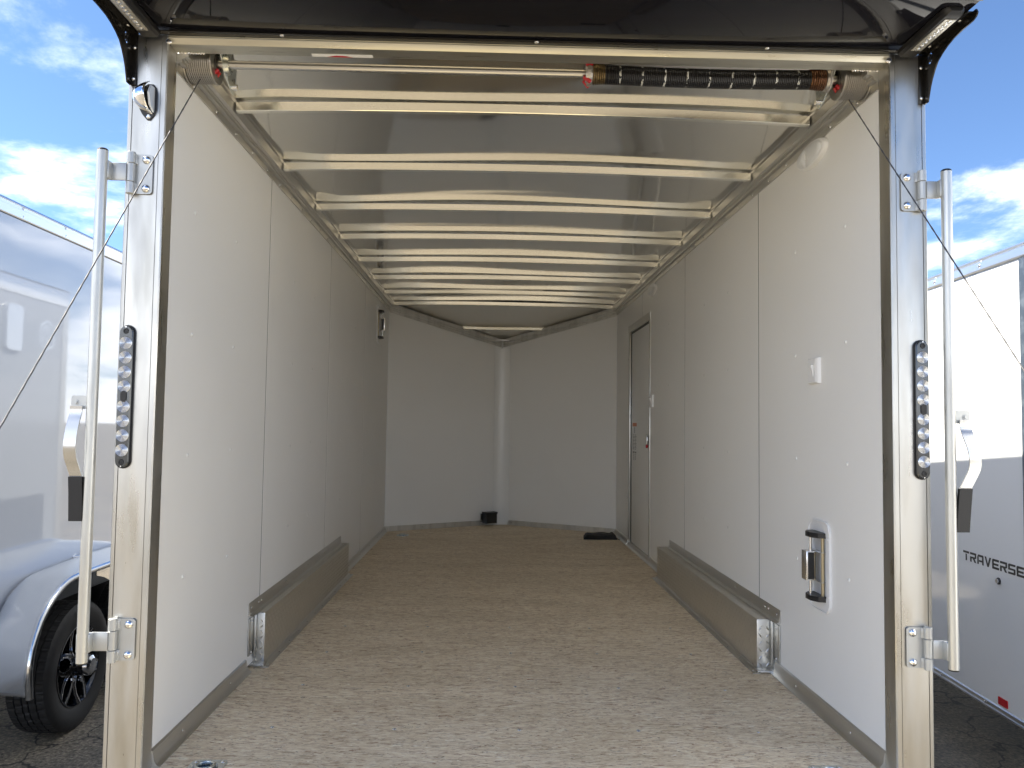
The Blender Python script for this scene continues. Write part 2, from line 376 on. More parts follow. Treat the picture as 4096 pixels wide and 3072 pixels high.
# ------------------------------------------------------------------ ground
gr = raw('ground', [(-400, -400, GZ), (400, -400, GZ), (400, 400, GZ), (-400, 400, GZ)], [(0, 1, 2, 3)], ASPHALT)
gr['kind'] = 'structure'

# ================================================================== the open trailer
T = thing('cargo_trailer', 'open enclosed cargo trailer with white walls, aluminium frame and strand board floor', 'trailer', (0, 2.5, GZ))
XO, XI, DY, HW, HH, HT, LV, YN, ZN = 1.196, 1.085, 0.067, 2.083, 2.134, 2.157, 5.176, 5.79, 1.82
# floor
flr = prism('floor', [(-1.1, 0.0), (1.1, 0.0), (1.1, LV), (0.09, YN+0.03), (-0.09, YN+0.03), (-1.1, LV)], 'z', -0.03, 0.0, WOOD, T)
for x, y in [(-.82, .381), (-.415, .369), (0, .366), (.398, .362), (.798, .352), (.811, .77), (.40, .79), (0, .80), (-.414, .802), (-.82, .81), (.379, 1.249), (-.819, 1.25), (-.4, 1.259), (-.006, 1.248), (.80, 1.25), (-.41, 1.70), (.40, 1.69), (-.82, 1.7), (.81, 1.7), (0, 1.7)]:
    screw((x, y, 0.0), (0, 0, 1), 0.007, flr, name='floor_screw')
box('rear_sill', -XO, XO, -0.03, -0.001, -0.20, -0.002, ALU, T, 0.003)
under = box('chassis', -1.1, 1.1, 0.02, 5.1, -0.16, -0.032, DARK, T)
# side walls ---------------------------------------------------------------
def poly_panel(pts, sx, parent):
    return prism('wall_panel', pts, 'x', sx*W, sx*(W+0.009), WALL, parent)
def cornered(y0, y1, z0, z1): return [(y0, z0), (y1, z0), (y1, z1), (y0, z1)]
G = 0.006
wl = prism('left_wall', cornered(0.068, LV+0.02, -0.19, 2.19), 'x', -(W+0.0095), -1.192, GREYEXT, T)
wl['label'] = 'side wall with white panels inside and dark grey paint outside'
for y0, y1 in [(0.068, 1.143), (1.143, 2.456), (2.456, 3.767), (3.767, LV)]:
    poly_panel(cornered(y0+G, y1-G, 0.012, 2.11), -1, wl)
wr = prism('right_wall', cornered(0.068, LV+0.02, -0.19, 2.19), 'x', W+0.028, 1.192, GREYEXT, T)
# white backing in thin strips behind the panel joints only (door opening left free)
box('wall_core', W+0.0095, W+0.0275, 0.068, 3.60, 0.0, 2.11, DARK, wr)
box('wall_core', W+0.0095, W+0.0275, 4.50, LV, 0.0, 2.11, DARK, wr)
box('wall_core', W+0.0095, W+0.0275, 3.601, 4.499, 1.86, 2.11, DARK, wr)
for y0, y1 in [(0.068, 1.192), (1.192, 2.545)]: poly_panel(cornered(y0+G, y1-G, 0.012, 2.11), 1, wr)
poly_panel([(2.545+G, 0.012), (3.61, 0.012), (3.61, 1.85), (3.922-G, 1.85), (3.922-G, 2.11), (2.545+G, 2.11)], 1, wr)
poly_panel([(4.49, 0.012), (LV-G, 0.012), (LV-G, 2.11), (3.922+G, 2.11), (3.922+G, 1.85), (4.49, 1.85)], 1, wr)
for y in (1.143, 2.456, 3.767): box('joint_strip', -(W+.0093), -(W+.0012), y-G+.0004, y+G-.0004, .02, 2.10, JOINT, wl)
for y in (1.192, 2.545): box('joint_strip', W+.0012, W+.0093, y-G+.0004, y+G-.0004, .02, 2.10, JOINT, wr)
box('joint_strip', W+.0012, W+.0093, 3.922-G+.0004, 3.922+G-.0004, 1.86, 2.10, JOINT, wr)
for y in (.275, .697, 1.575, 2.012, 2.905, 3.345, 4.268, 4.70):
    for z in (1.697, 1.298, .902, .512):
        screw((-W, y+random.uniform(-.006, .006), z+random.uniform(-.006, .006)), (1, 0, 0), 0.007, wl, ME_WSCREW, 'panel_screw')
for y in (.317, .76, 1.652, 2.095, 2.985):
    for z in (1.707, 1.304, .896, .51):
        screw((W, y+random.uniform(-.006, .006), z+random.uniform(-.006, .006)), (-1, 0, 0), 0.007, wr, ME_WSCREW, 'panel_screw')
# V nose walls ---------------------------------------------------------------
for sx, nm in ((-1, 'left'), (1, 'right')):
    p0 = Vector((sx*W, LV+0.004, 0)); p1 = Vector((sx*0.079, YN, 0)); d = (p1-p0).normalized(); nrm = Vector((-d.y, d.x, 0))
    if nrm.y > 0: nrm = -nrm
    ztop0, ztop1 = 2.20, 1.91
    o4 = 0.009
    vs = [p0, p1, p1+Vector((0, 0, ztop1)), p0+Vector((0, 0, ztop0))]; vs = [v+Vector((0, 0, 0.0)) for v in vs]
    back = [v-nrm*o4 for v in vs]
    vw = raw('nose_wall', vs+back, [(0, 1, 2, 3), (4, 5, 6, 7), (0, 1, 5, 4), (1, 2, 6, 5), (2, 3, 7, 6), (3, 0, 4, 7)], WALL, T)
    for t in (0.02, 0.33, 0.65, 0.97):
        for z in (1.62, 1.25, 0.88, 0.52):
            screw(p0+d*((p1-p0).length*t)+Vector((0, 0, z)), nrm, 0.0045, vw, ME_WSCREW, 'panel_screw')
    # outside skin
    q0 = Vector((sx*1.192, LV+0.02, -0.19)); q1 = Vector((sx*0.10, YN+0.14, -0.19)); up = Vector((0, 0, 2.405)); up1 = Vector((0, 0, 2.12))
    raw('nose_skin', [q0, q1, q1+up1, q0+up], [(0, 1, 2, 3)], GREYEXT, T)
    # base trim
    lo = 0.045
    f = [p0+nrm*0.002, p1+nrm*0.002]; tv = []
    for p in f: tv += [p, p+nrm*0.010, p+nrm*0.004+Vector((0, 0, lo)), p+Vector((0, 0, lo+0.003))]
    bt = raw('nose_base_trim', tv, [(0, 1, 2, 3), (4, 5, 6, 7), (0, 1, 5, 4), (1, 2, 6, 5), (2, 3, 7, 6)], ALU, T)
    for t in (0.02, 0.33, 0.63, 0.96): screw(p0+d*((p1-p0).length*t)+nrm*0.009+Vector((0, 0, 0.024)), nrm, 0.005, bt)
    # sloping top rail with steps
    a = Vector((sx*W, LV, 2.072)); b = Vector((sx*0.0, YN+0.035, 1.812)); prof = [(0, 0), (0.006, 0), (0.008, 0.024), (0.020, 0.026), (0.022, 0.040), (0.034, 0.042), (0.036, 0.075), (0, 0.08)]
    vs = [];
    for p in (a, b):
        vs += [p + nrm*(k[0]+0.001) + Vector((0, 0, k[1])) for k in prof]
    n = len(prof)
    nr = raw('nose_top_rail', vs, [tuple(range(n)), tuple(range(n, 2*n))]+[(i, (i+1) % n, n+(i+1) % n, n+i) for i in range(n)], ALU, T)
    for t in (0.08, 0.25, 0.42, 0.58, 0.72, 0.86): screw(a.lerp(b, t)+nrm*0.008+Vector((0, 0, 0.011)), nrm, 0.0045, nr)
# nose corner cover
prism('nose_cover', [(-0.078, YN-0.012), (-0.045, YN-0.001), (0.0, YN+0.003), (0.045, YN-0.001), (0.088, YN-0.012), (0.088, YN+0.02), (-0.078, YN+0.02)], 'z', 0.0, ZN-0.012, NOSE, T, True, 40)
box('nose_backing', -0.15, 0.15, YN+0.0215, YN+0.0315, -0.02, 2.02, WALL, T)
box('nose_cap', -0.11, 0.11, YN+0.13, YN+0.142, -0.19, 1.935, GREYEXT, T)
cyl('nose_pin', (0.0, YN-0.015, 1.80), (0.0, YN-0.015, 1.875), 0.007, STEEL, T)
box('nose_bracket', -0.06, 0.065, YN-0.06, YN-0.02, 1.878, 1.884, STEEL, T)
# corner beads where the side walls meet the nose
for sx in (-1, 1): box('corner_bead', sx*(W-0.006), sx*(W-0.0005), LV-0.006, LV+0.004, 0.03, 2.08, WHITEP, T, 0.001)
# base trims along the side walls --------------------------------------------
for sx in (-1, 1):
    pr = [(sx*1.0895, 0.0), (sx*1.062, 0.0), (sx*1.062, 0.003), (sx*1.071, 0.009), (sx*1.078, 0.020), (sx*1.080, 0.034), (sx*1.083, 0.047), (sx*1.0895, 0.051)]
    box_y = [(0.068, 0.96), (3.03, LV)] if sx < 0 else [(0.068, 0.98), (3.02, 3.60), (3.601, 4.50), (4.501, LV)]
    for y0, y1 in box_y:
        hh = pr if not (sx > 0 and abs(y0-3.601) < .001) else [(p[0], p[1]*0.55) for p in pr]
        bt = prism('base_trim', hh, 'y', y0, y1, ALU_Y, T, True, 25)
        y = y0+0.22
        while y < y1-0.1:
            screw((sx*1.079, y, 0.024 if hh is pr else 0.012), (-sx, 0, 0.3), 0.0055, bt); y += 0.46
# roof rails ------------------------------------------------------------------
for sx in (-1, 1):
    pr = [(W-0.0005, 2.078), (W-0.005, 2.079), (W-0.007, 2.104), (W-0.020, 2.106), (W-0.021, 2.116), (W-0.026, 2.117), (W-0.027, 2.121), (W-0.040, 2.123), (W-0.043, 2.156), (W-0.050, 2.160), (W-0.050, 2.168), (W-0.0005, 2.175)]
    rl = prism('roof_rail', [(sx*p[0], p[1]) for p in pr], 'y', 0.068, LV, ALU_Y, T, True, 25)
    y = 0.208
    while y < LV: screw((sx*(W-0.006), y, 2.090), (-sx, 0, -0.15), 0.0058, rl); y += 0.209
# posts ------------------------------------------------------------------------
for sx in (-1, 1):
    pr = [(XI, DY), (XI, 0.004), (XI+0.003, 0.0), (1.1005, 0.0), (1.101, 0.0022), (1.1022, 0.0022), (1.1027, 0.0), (1.1815, 0.0), (1.1822, 0.005), (1.1838, 0.005), (1.1845, 0.001), (1.194, 0.001), (XO, 0.003), (XO, DY)]
    prism('corner_post', [(sx*p[0], p[1]) for p in pr], 'z', -0.2, HT-0.0005, ALU_V, T, True, 25)
# header -----------------------------------------------------------------------
prism('header', [(0.0105, HH+0.001), (0.012, HH), (DY, HH), (DY, 2.20), (0.0, 2.20), (-0.003, HT-0.001), (-0.003, HT-0.004), (-0.001, HT-0.0052), (-0.0012, HT-0.0068), (0.0015, HT-0.0078)], 'x', -XI+0.0005, XI-0.0005, mat('header_aluminium', (0.60, 0.58, 0.50), 0.34, 1.0, scale=(3, 40, 40), rvar=(1.5, 0.26, 0.44), var=(1.0, (0.48, 0.46, 0.40), 0.5, 0.75)), T, True, 25)
for sx in (-1, 1):
    vs = []
    bead = [(sx*(1.0+0.085*i/22), DY-0.002+0.0015*math.sin(i*2.3), HH-0.001+0.0015*math.cos(i*3.1)) for i in range(23)]
    tube('weld_bead', bead, 0.0035, SCREW, T, 6)
    screw((sx*1.083, -0.001, HH+0.002), (0, -1, 0), 0.009, T, ME_SCREW, 'weld_spot')
lab = raw('warning_label', [(-.674, .0665, HH-.0006), (-.488, .0665, HH-.0006), (-.488, .046, HH-.0006), (-.674, .046, HH-.0006)], [(0, 1, 2, 3)], WHITEP, T)
raw('red_stripe', [(-.63, .0667, HH-.0009), (-.55, .0667, HH-.0009), (-.57, .058, HH-.0009), (-.60, .056, HH-.0009)], [(0, 1, 2, 3)], RED, lab)
# roof sheet (thin polished metal, softly buckled) ------------------------------
def crown(x): return 0.016*(1-(x/1.06)**2)
BOWS = [.492, 1.15, 1.80, 2.45, 3.115, 3.78, 4.45, 5.10]
NXR, NYR = 60, 220
vs, fs = [], []
random.seed(3)
waves = [(random.uniform(1.5, 4.2), random.uniform(0.8, 3.4), random.uniform(0, 6.28), random.uniform(.001, .0027)) for _ in range(9)]
for j in range(NYR+1):
    y = 0.068 + (LV-0.05-0.068)*j/NYR
    dn = min(abs(y-b-0.012) for b in BOWS)
    free = min(1.0, dn/0.16)
    for i in range(NXR+1):
        x = -1.042+2.084*i/NXR
        e = min(1.0, (1.042-abs(x))/0.16)
        dz = sum(a*math.sin(kx*x+ky*y+p) for kx, ky, p, a in waves)*(0.35+0.65*free)*e
        dz += 0.004*free*e
        # buckles close to the rails, just ahead of each bow
        for b in BOWS:
            ddy = (y-(b-0.12))/0.07; ddx = (abs(x)-0.99)/0.05
            q = ddy*ddy+ddx*ddx
            if q < 9: dz += 0.0035*math.exp(-q)
        vs.append((x, y, 2.167+crown(x)+dz))
for j in range(NYR):
    for i in range(NXR):
        k = j*(NXR+1)+i; fs.append((k, k+1, k+NXR+2, k+NXR+1))
roof = raw('roof_sheet', vs, fs, ROOFMETAL, T, True)
def outroof(name, pts): return raw(name, pts, [tuple(range(len(pts)))], GREYEXT, T)
outroof('roof_skin', [(-1.19, 0.0, 2.215), (1.19, 0.0, 2.215), (1.19, LV+.02, 2.215), (-1.19, LV+.02, 2.215)])
outroof('nose_roof_skin', [(-1.19, LV+.021, 2.212), (1.19, LV+.021, 2.212), (0.1, YN+.14, 1.93), (-.1, YN+.14, 1.93)])
# sloping nose ceiling
vs = [(-1.05, LV-0.06, 2.172), (1.05, LV-0.06, 2.172), (0.05, YN-0.01, 1.905), (-0.05, YN-0.01, 1.905)]
vs, fs = [], []
for j in range(15):
    t = j/14; y = (LV-0.055)*(1-t)+(YN-0.01)*t; hw = 1.12*(1-t)+0.10*t; z = 2.176*(1-t)+1.895*t
    for i in range(25):
        x = -hw+2*hw*i/24; vs.append((x, y, z+0.010*math.sin(3.14*t)*(1-(2*i/24-1)**2)))
for j in range(14):
    for i in range(24): k = j*25+i; fs.append((k, k+1, k+26, k+25))
raw('nose_roof_sheet', vs, fs, mat('nose_roof_metal', (0.78, 0.765, 0.72), 0.32, 1.0), T, True)
# roof bows ---------------------------------------------------------------------
def bow(y, hw, z0, h, crn=True):
    n = 40; vs = []; fs = []
    ph = random.uniform(0, 6); am = random.uniform(.0006, .002)
    for i in range(n+1):
        x = -hw+2*hw*i/n; c = crown(x) if crn else 0; c += am*math.sin(4*x+ph)*(1-(x/hw)**2); yy = y+0.002*math.sin(2.5*x+ph)
        vs += [(x, yy, z0+c+0.002), (x, yy+0.002, z0+c), (x, yy+0.026, z0+c), (x, yy+0.028, z0+c+0.002), (x, yy+0.028, z0+c+h), (x, yy, z0+c+h)]
    for i in range(n): fs += [(i*6+j, i*6+(j+1) % 6, i*6+6+(j+1) % 6, i*6+6+j) for j in range(6)]
    return raw('roof_bow', vs, fs, BOWMETAL, T, True, 20)
for y in BOWS: bow(y, 1.043, 2.127, 0.032)
bow(5.55, 0.45, 1.966, 0.027, False)
# outside details of the left wall (seen mirrored in the neighbour) ---------------
rl = box('outer_roof_rail', -1.199, -1.1925, 0.07, LV+.02, 2.06, 2.20, RAILSKY, wl, 0.002)
y = 0.3
while y < LV:
    for z in (2.10, 2.16): screw((-1.199, y, z), (-1, 0, 0), 0.009, wl)
    y += 0.42
box('stone_guard_edge', -1.1985, -1.1925, LV-0.07, LV+.02, -0.19, 2.05, TREAD, wl)
vo = prism('vent_cover', rrect(4.22, 4.44, 1.58, 1.96, 0.04), 'x', -1.1925, -1.225, RAILSKY, wl)
def emblem(name, M4, r, th, m, parent):
    """octagon badge outline with joined A and H strokes"""
    bm = bmesh.new()
    def quad(p, q, wd):
        p, q = Vector((*p, 0))*r, Vector((*q, 0))*r; d = (q-p).normalized(); n = Vector((-d.y, d.x, 0))*wd*r/2
        lo = [bm.verts.new(M4 @ (v+Vector((0, 0, -th/2)))) for v in (p-n, q-n, q+n, p+n)]
        hi = [bm.verts.new(M4 @ (v+Vector((0, 0, th/2)))) for v in (p-n, q-n, q+n, p+n)]
        bm.faces.new(lo); bm.faces.new(hi)
        for i in range(4): bm.faces.new((lo[i], lo[(i+1) % 4], hi[(i+1) % 4], hi[i]))
    oc = [(0, 1), (.8, .6), (.8, -.6), (0, -1), (-.8, -.6), (-.8, .6)]
    for i in range(6): quad(oc[i], oc[(i+1) % 6], 0.15)
    for p, q in [((-.55, -.5), (-.12, .62)), ((-.12, .62), (.16, .62)), ((.05, .62), (.05, -.62)), ((-.62, .0), (.6, .0)), ((.52, .4), (.52, -.5)), ((.16, .62), (.52, .4))]: quad(p, q, 0.15)
    return frombm(name, bm, m, parent)
emblem('badge', frame4((-1.1945, 4.86, 1.76), (0, -1, 0), (0, 0, 1)), 0.13, 0.003, RAILSKY, wl)

FENDERS = True
# ------------------------------------------------------------------ ramp door lowered behind the camera
RM = thing('ramp_door', 'lowered rear ramp door with strand board surface', 'ramp', (0, -1.05, GZ))
prism('ramp_deck', [(-0.045, -0.02), (-2.08, -0.56), (-2.08, -0.60), (-0.045, -0.06)], 'x', -1.02, 1.02, mat('ramp_board', (0.46, 0.385, 0.24), 0.6, scale=(5, 30, 1), var=(1.0, (0.36, 0.29, 0.165), 0.4, 0.7)), RM)
for sx in (-1, 1): prism('ramp_edge', [(-0.045, -0.012), (-2.10, -0.557), (-2.10, -0.61), (-0.045, -0.068)], 'x', sx*1.021, sx*1.07, ALU, RM)
box('ramp_flap', -1.0, 1.0, -2.45, -2.085, -0.64, -0.595, ALU, RM, 0.004)

# ------------------------------------------------------------------ spoiler above the opening
SP = thing('rear_spoiler', 'glossy black canopy spoiler projecting over the rear opening', 'spoiler', (0, 0, HT))
box('spoiler_panel', -1.176, 1.176, -0.31, -0.0045, HT+0.0005, HT+0.02, BLACKG, SP, 0.002)
box('rear_edge', -1.178, 1.178, -0.318, -0.3105, HT-0.004, HT+0.021, BLACKM, SP, 0.002)
lip = box('front_lip', -1.12, 1.12, -0.030, -0.006, HT-0.0035, HT-0.0005, BLACKM, SP, 0.001)
for x in (-.745, .009, .703): screw((x, -.020, HT-.0035), (0, 0, -1), 0.007, lip)
for sx in (-1, 1):
    o = [(0.0, 0.0), (-0.262, 0.0), (-0.268, -0.012), (-0.262, -0.020), (-0.246, -0.0255), (-0.20, -0.026), (-0.157, -0.029), (-0.125, -0.036), (-0.098, -0.046), (-0.076, -0.058), (-0.060, -0.076), (-0.045, -0.098), (-0.035, -0.118), (-0.027, -0.142), (-0.022, -0.158), (0.0, -0.158)]
    o = [(p[0]*1.0, p[1]) for p in o]
    hole = [(-0.0365+0.0155*math.cos(R(a)), -0.031+0.020*math.sin(R(a))) for a in range(0, 360, 24)]
    # plate lies in the (y, z) plane
    M4 = frame4((sx*1.1895, -0.0045, HT), (0, 1, 0), (0, 0, 1))
    gp = plate('gusset_plate', o, [hole], 0.004, M4, BLACKM, SP)
    emblem('badge', frame4((sx*1.1895, -0.0045-0.0365, HT-0.031), (0, -sx, 0), (0, 0, 1)) @ Matrix.Diagonal((.78, 1, 1, 1)), 0.019, 0.0035, BLACKM, gp)
    fl = box('post_flange', sx*1.1735, sx*1.187, -0.0065, -0.0005, HT-0.157, HT-0.002, BLACKM, gp, 0.001)
    box('top_flange', sx*1.168, sx*1.187, -0.255, -0.010, HT-0.005, HT-0.0005, BLACKM, gp, 0.001)
    for z in (2.113, 2.019): screw((sx*1.181, -0.0065, z), (0, -1, 0), 0.0062, gp)
    for y in (-.06, -.21): screw((sx*1.178, y, HT-.005), (0, 0, -1), 0.006, gp)
# loading lights under the spoiler
for sx, lb in ((-1, 'black bar work light under the left end of the spoiler'), (1, 'black bar work light under the right end of the spoiler')):
    L = thing('work_light', lb, 'lamp', (sx*1.13, -0.14, HT), 'work lights under the spoiler')
    pts = [(1.098, HT-0.0008), (1.100, HT-0.012), (1.108, HT-0.020), (1.150, HT-0.020), (1.158, HT-0.012), (1.160, HT-0.0008)]
    vs = []; ns = 14
    st = [(-0.012, .75), (-0.02, .92), (-0.032, 1), (-0.255, 1), (-0.268, .85), (-0.276, .6)]
    for y, k in st:
        for p in pts: vs.append((sx*(1.129+(p[0]-1.129)*k), y, HT-0.0008-(HT-0.0008-p[1])*k))
    n = len(pts); fs = [tuple(range(n)), tuple(range((len(st)-1)*n, len(st)*n))]
    for q in range(len(st)-1): fs += [(q*n+i, q*n+i+1, (q+1)*n+i+1, (q+1)*n+i) for i in range(n-1)]
    raw('housing', vs, fs, BLACKP, L, True, 30)
    box('lens', sx*1.115, sx*1.146, -0.245, -0.068, HT-0.0225, HT-0.0203, LEDL, L)
    for i in range(9):
        y = -0.078-i*0.0197
        lathe('led', (sx*1.1305, y, HT-0.0226), (0, 0, -1), [(0, .0075), (.001, .0065), (.0, .004), (.0018, .002), (.0018, 0)], LENS, L, 12)

# ------------------------------------------------------------------ tail lights
for sx, zc, lb in ((-1, 1.080, 'long clear tail light strip on the left corner post'), (1, 1.075, 'long clear tail light strip on the right corner post')):
    xc = sx*1.168; L = thing('tail_light', lb, 'tail light', (xc, 0, zc), 'tail lights on the corner posts')
    def obr(hw, hh, k=10):
        o = []
        for i in range(k+1): a = math.pi*i/k; o.append((xc+hw*math.cos(a), zc+hh-hw+hw*math.sin(a)))
        for i in range(k+1): a = math.pi+math.pi*i/k; o.append((xc+hw*math.cos(a), zc-hh+hw+hw*math.sin(a)))
        return o
    prism('gasket', obr(0.0222, 0.208), 'y', -0.0005, -0.004, BLACKP, L, True, 40)
    n = 22; vs = []; loops = [(0.0195, 0.2055, -0.004), (0.0192, 0.205, -0.012), (0.0165, 0.202, -0.0155)]
    for hw, hh, y in loops: vs += [(p[0], y, p[1]) for p in obr(hw, hh)]
    n = len(obr(1, 1)); fs = [(q*n+i, q*n+(i+1) % n, (q+1)*n+(i+1) % n, (q+1)*n+i) for q in range(2) for i in range(n)]+[tuple(range(2*n, 3*n))]
    raw('housing', vs, fs, LENSD, L, True, 30)
    for i, k in enumerate((-4, -3, -2, -1, 1, 2, 3, 4)):
        zz_ = zc - 0.0415*k + (0.0 if k < 0 else 0.0)
        zz_ = zc + (0.0286 if k < 0 else -0.0286)+(-k+(-1 if k < 0 else 1))*0.042
        prof = [(0.0002, 0.0182)]
        for q in range(7): rr = 0.0182-q*0.0025; prof += [(0.0013, rr-0.0009), (0.0006, rr-0.0019)]
        prof += [(0.0026, 0.0006)]
        lathe('reflector', (xc, -0.0156, zz_), (0, -1, 0), prof, LENS, L, 36, 24)
    prism('sensor_window', [(xc+0.0085*math.cos(R(a)), zc+(0.007 if math.sin(R(a)) > 0 else -0.007)+0.0085*math.sin(R(a))) for a in range(0, 360, 20)], 'y', -0.0156, -0.0185, BLACKP, L, True, 40)
    for s in (-1, 1):
        lathe('mounting_hole', (xc, -0.0157, zc+s*0.189), (0, -1, 0), [(0, .0085), (.002, .0075), (.002, .005), (.0002, .0045), (.0002, 0)], BLACKP, L, 16)
        box('lens_clip', xc-0.0012, xc+0.0012, -0.0175, -0.0157, zc+s*0.199, zc+s*0.203, SCREW, L)

# ------------------------------------------------------------------ chrome lamp on the left post
L = thing('chrome_lamp', 'chrome half dome lamp on a black gasket near the top of the left post', 'lamp', (-1.14, 0, 1.95))
o = [(-1.120, 2.003), (-1.137, 2.004), (-1.154, 1.992), (-1.160, 1.975), (-1.160, 1.930), (-1.152, 1.914), (-1.138, 1.897), (-1.128, 1.896), (-1.116, 1.912), (-1.110, 1.928), (-1.110, 1.975), (-1.113, 1.994)]
prism('gasket', o, 'y', -0.0005, -0.005, BLACKP, L)
# quarter-dome chrome hood: bulges out from the post, open face turned down and inwards
vs, fs = [], []; nu, nv = 14, 12
for i in range(nu+1):
    t = i/nu; z = 2.005-0.092*t
    rad = 0.050*math.sin(math.pi*min(1, (t*0.93+0.07)))**0.6
    for j in range(nv+1):
        a = math.pi*(0.5+0.5*j/nv)+0.12
        x = -1.121+rad*1.12*math.cos(a)*1.02; y = -0.005-rad*1.0*math.sin(a)*1.0
        vs.append((x, min(y, -0.0055), z))
for i in range(nu):
    for j in range(nv): k = i*(nv+1)+j; fs.append((k, k+1, k+nv+2, k+nv+1))
ob = raw('chrome_hood', vs, fs, CHROME, L, True, 60)
md = ob.modifiers.new('thick', 'SOLIDIFY'); md.thickness = 0.002
prism('lens', [(1.995, -0.0055), (1.995, -0.030), (1.965, -0.045), (1.930, -0.034), (1.915, -0.0055)] and [(-0.0055, 1.992), (-0.030, 1.990), (-0.043, 1.965), (-0.032, 1.932), (-0.0055, 1.918)], 'x', -1.122, -1.116, mat('lamp_lens', (0.7, 0.75, 0.82), 0.12, 0.3), L)
screw((-1.133, -0.005, 1.906), (0, -1, 0), 0.0065, L)

# ------------------------------------------------------------------ door lock bars
for sx, nm in ((-1, 'left'), (1, 'right')):
    xb, z0, z1 = (-1.2385, .335, 1.786) if sx < 0 else (1.2265, .330, 1.780)
    B = thing('lock_bar', 'vertical steel lock bar with bent handle hinged to the %s post' % nm, 'lock bar', (xb, -.03, z0), 'ramp door lock bars')
    cyl('tube', (xb, -.05, z0), (xb, -.05, z1), 0.0152, mat('galvanised_tube', (0.60, 0.60, 0.57), 0.34, 0.95, scale=(8, 8, 1), rvar=(4, 0.28, 0.5), var=(3, (0.46, 0.46, 0.44), 0.5, 0.8)), B, 28, None, 0.001)
    lathe('end_cap', (xb, -.05, z1), (0, 0, 1), [(0, .0150), (.003, .0146), (.006, .011), (.0065, 0)], BLACKP, B, 20)
    lathe('end_cap', (xb, -.05, z0), (0, 0, -1), [(0, .0150), (.003, .0140), (.004, 0)], BLACKP, B, 20)
    for (ha, hb) in ((1.671, 1.794), (0.327, 0.449)) if sx < 0 else ((1.668, 1.793), (0.319, 0.440)):
        zm = (ha+hb)/2; h = thing('tmp', 'x', 'x'); bpy.data.objects.remove(h)
        # plate on post with S-bend up to the knuckle
        xk = sx*1.172
        pl = plate('hinge_plate', rrect(-0.058, 0.008, -0.0585, 0.0585, 0.010), [rrect(-0.004, 0.0075, -0.0285, 0.0285, 0.002, 2)], 0.004, frame4((xk-sx*0.0, -0.0045, zm), (sx, 0, 0), (0, 0, 1)), SATIN, B)
        prism('hinge_bend', [(xk-sx*0.016, -0.0066), (xk+sx*0.006, -0.0066), (xk+sx*0.006, -0.024), (xk-sx*0.006, -0.021)], 'z', zm+0.029, zm+0.0575, SATIN, pl, True, 40)
        prism('hinge_bend', [(xk-sx*0.016, -0.0066), (xk+sx*0.006, -0.0066), (xk+sx*0.006, -0.024), (xk-sx*0.006, -0.021)], 'z', zm-0.0575, zm-0.029, SATIN, pl, True, 40)
        for a, b in ((zm+0.0285, zm+0.0615), (zm-0.026, zm+0.0272), (zm-0.061, zm-0.0272)):
            cyl('knuckle', (xk, -0.0165, a), (xk, -0.0165, b), 0.0125, SATIN, pl, 24, None, 0.0008)
        for dz in (0.0425, -0.0425): screw((sx*1.132, -0.0066, zm+dz), (0, -1, 0), 0.0122, pl, ME_BOLT, 'bolt')
        xe = xb-sx*0.013
        box('hinge_arm', min(xk+sx*.008, xe), max(xk+sx*.008, xe), -0.030, -0.024, zm-0.026, zm+0.026, SATIN, pl, 0.001)
        box('weld_tab', min(xb-sx*0.019, xb+sx*0.019), max(xb-sx*0.019, xb+sx*0.019), -0.050, -0.0245, zm-0.0255, zm+0.0255, SATIN, pl, 0.002)
    # handle
    if sx < 0:
        br = (-1.2955, -1.250, 1.0415, 1.079); path = [(-1.2765, -.062, 1.050), (-1.2775, -.062, 1.03), (-1.279, -.070, 1.005), (-1.2795, -.080, .97), (-1.2795, -.084, .935), (-1.279, -.078, .905), (-1.275, -.068, .878), (-1.2695, -.062, .853)]; grip = [(-1.270, -.062, .852), (-1.268, -.060, .80), (-1.2665, -.058, .728)]; bx_ = -1.282
    else:
        br = (1.2405, 1.2825, 1.034, 1.073); path = [(1.265, -.062, 1.045), (1.2655, -.062, 1.022), (1.267, -.070, 1.00), (1.274, -.080, .965), (1.2785, -.084, .93), (1.279, -.078, .902), (1.271, -.068, .872), (1.2615, -.062, .847)]; grip = [(1.2615, -.062, .847), (1.2575, -.060, .79), (1.253, -.058, .722)]; bx_ = 1.269
    hb_ = prism('handle_bracket', rrect(br[0], br[1], br[2], br[3], 0.007, 4), 'y', -0.054, -0.050, SATIN, B)
    lathe('washer', (bx_, -.054, (br[2]+br[3])/2), (0, -1, 0), [(0, .0085), (.0015, .008), (.0015, .005), (.005, .0046), (.005, 0)], SATIN, hb_, 20)
    sweep_bar('handle_strap', catmull(path, 6), (1, 0, 0), 0.034, 0.004, mat('handle_metal', (0.58, 0.59, 0.60), 0.24, 1.0), B)
    sweep_bar('grip', grip, (1, 0, 0), 0.0375, 0.011, RUBBER, B)

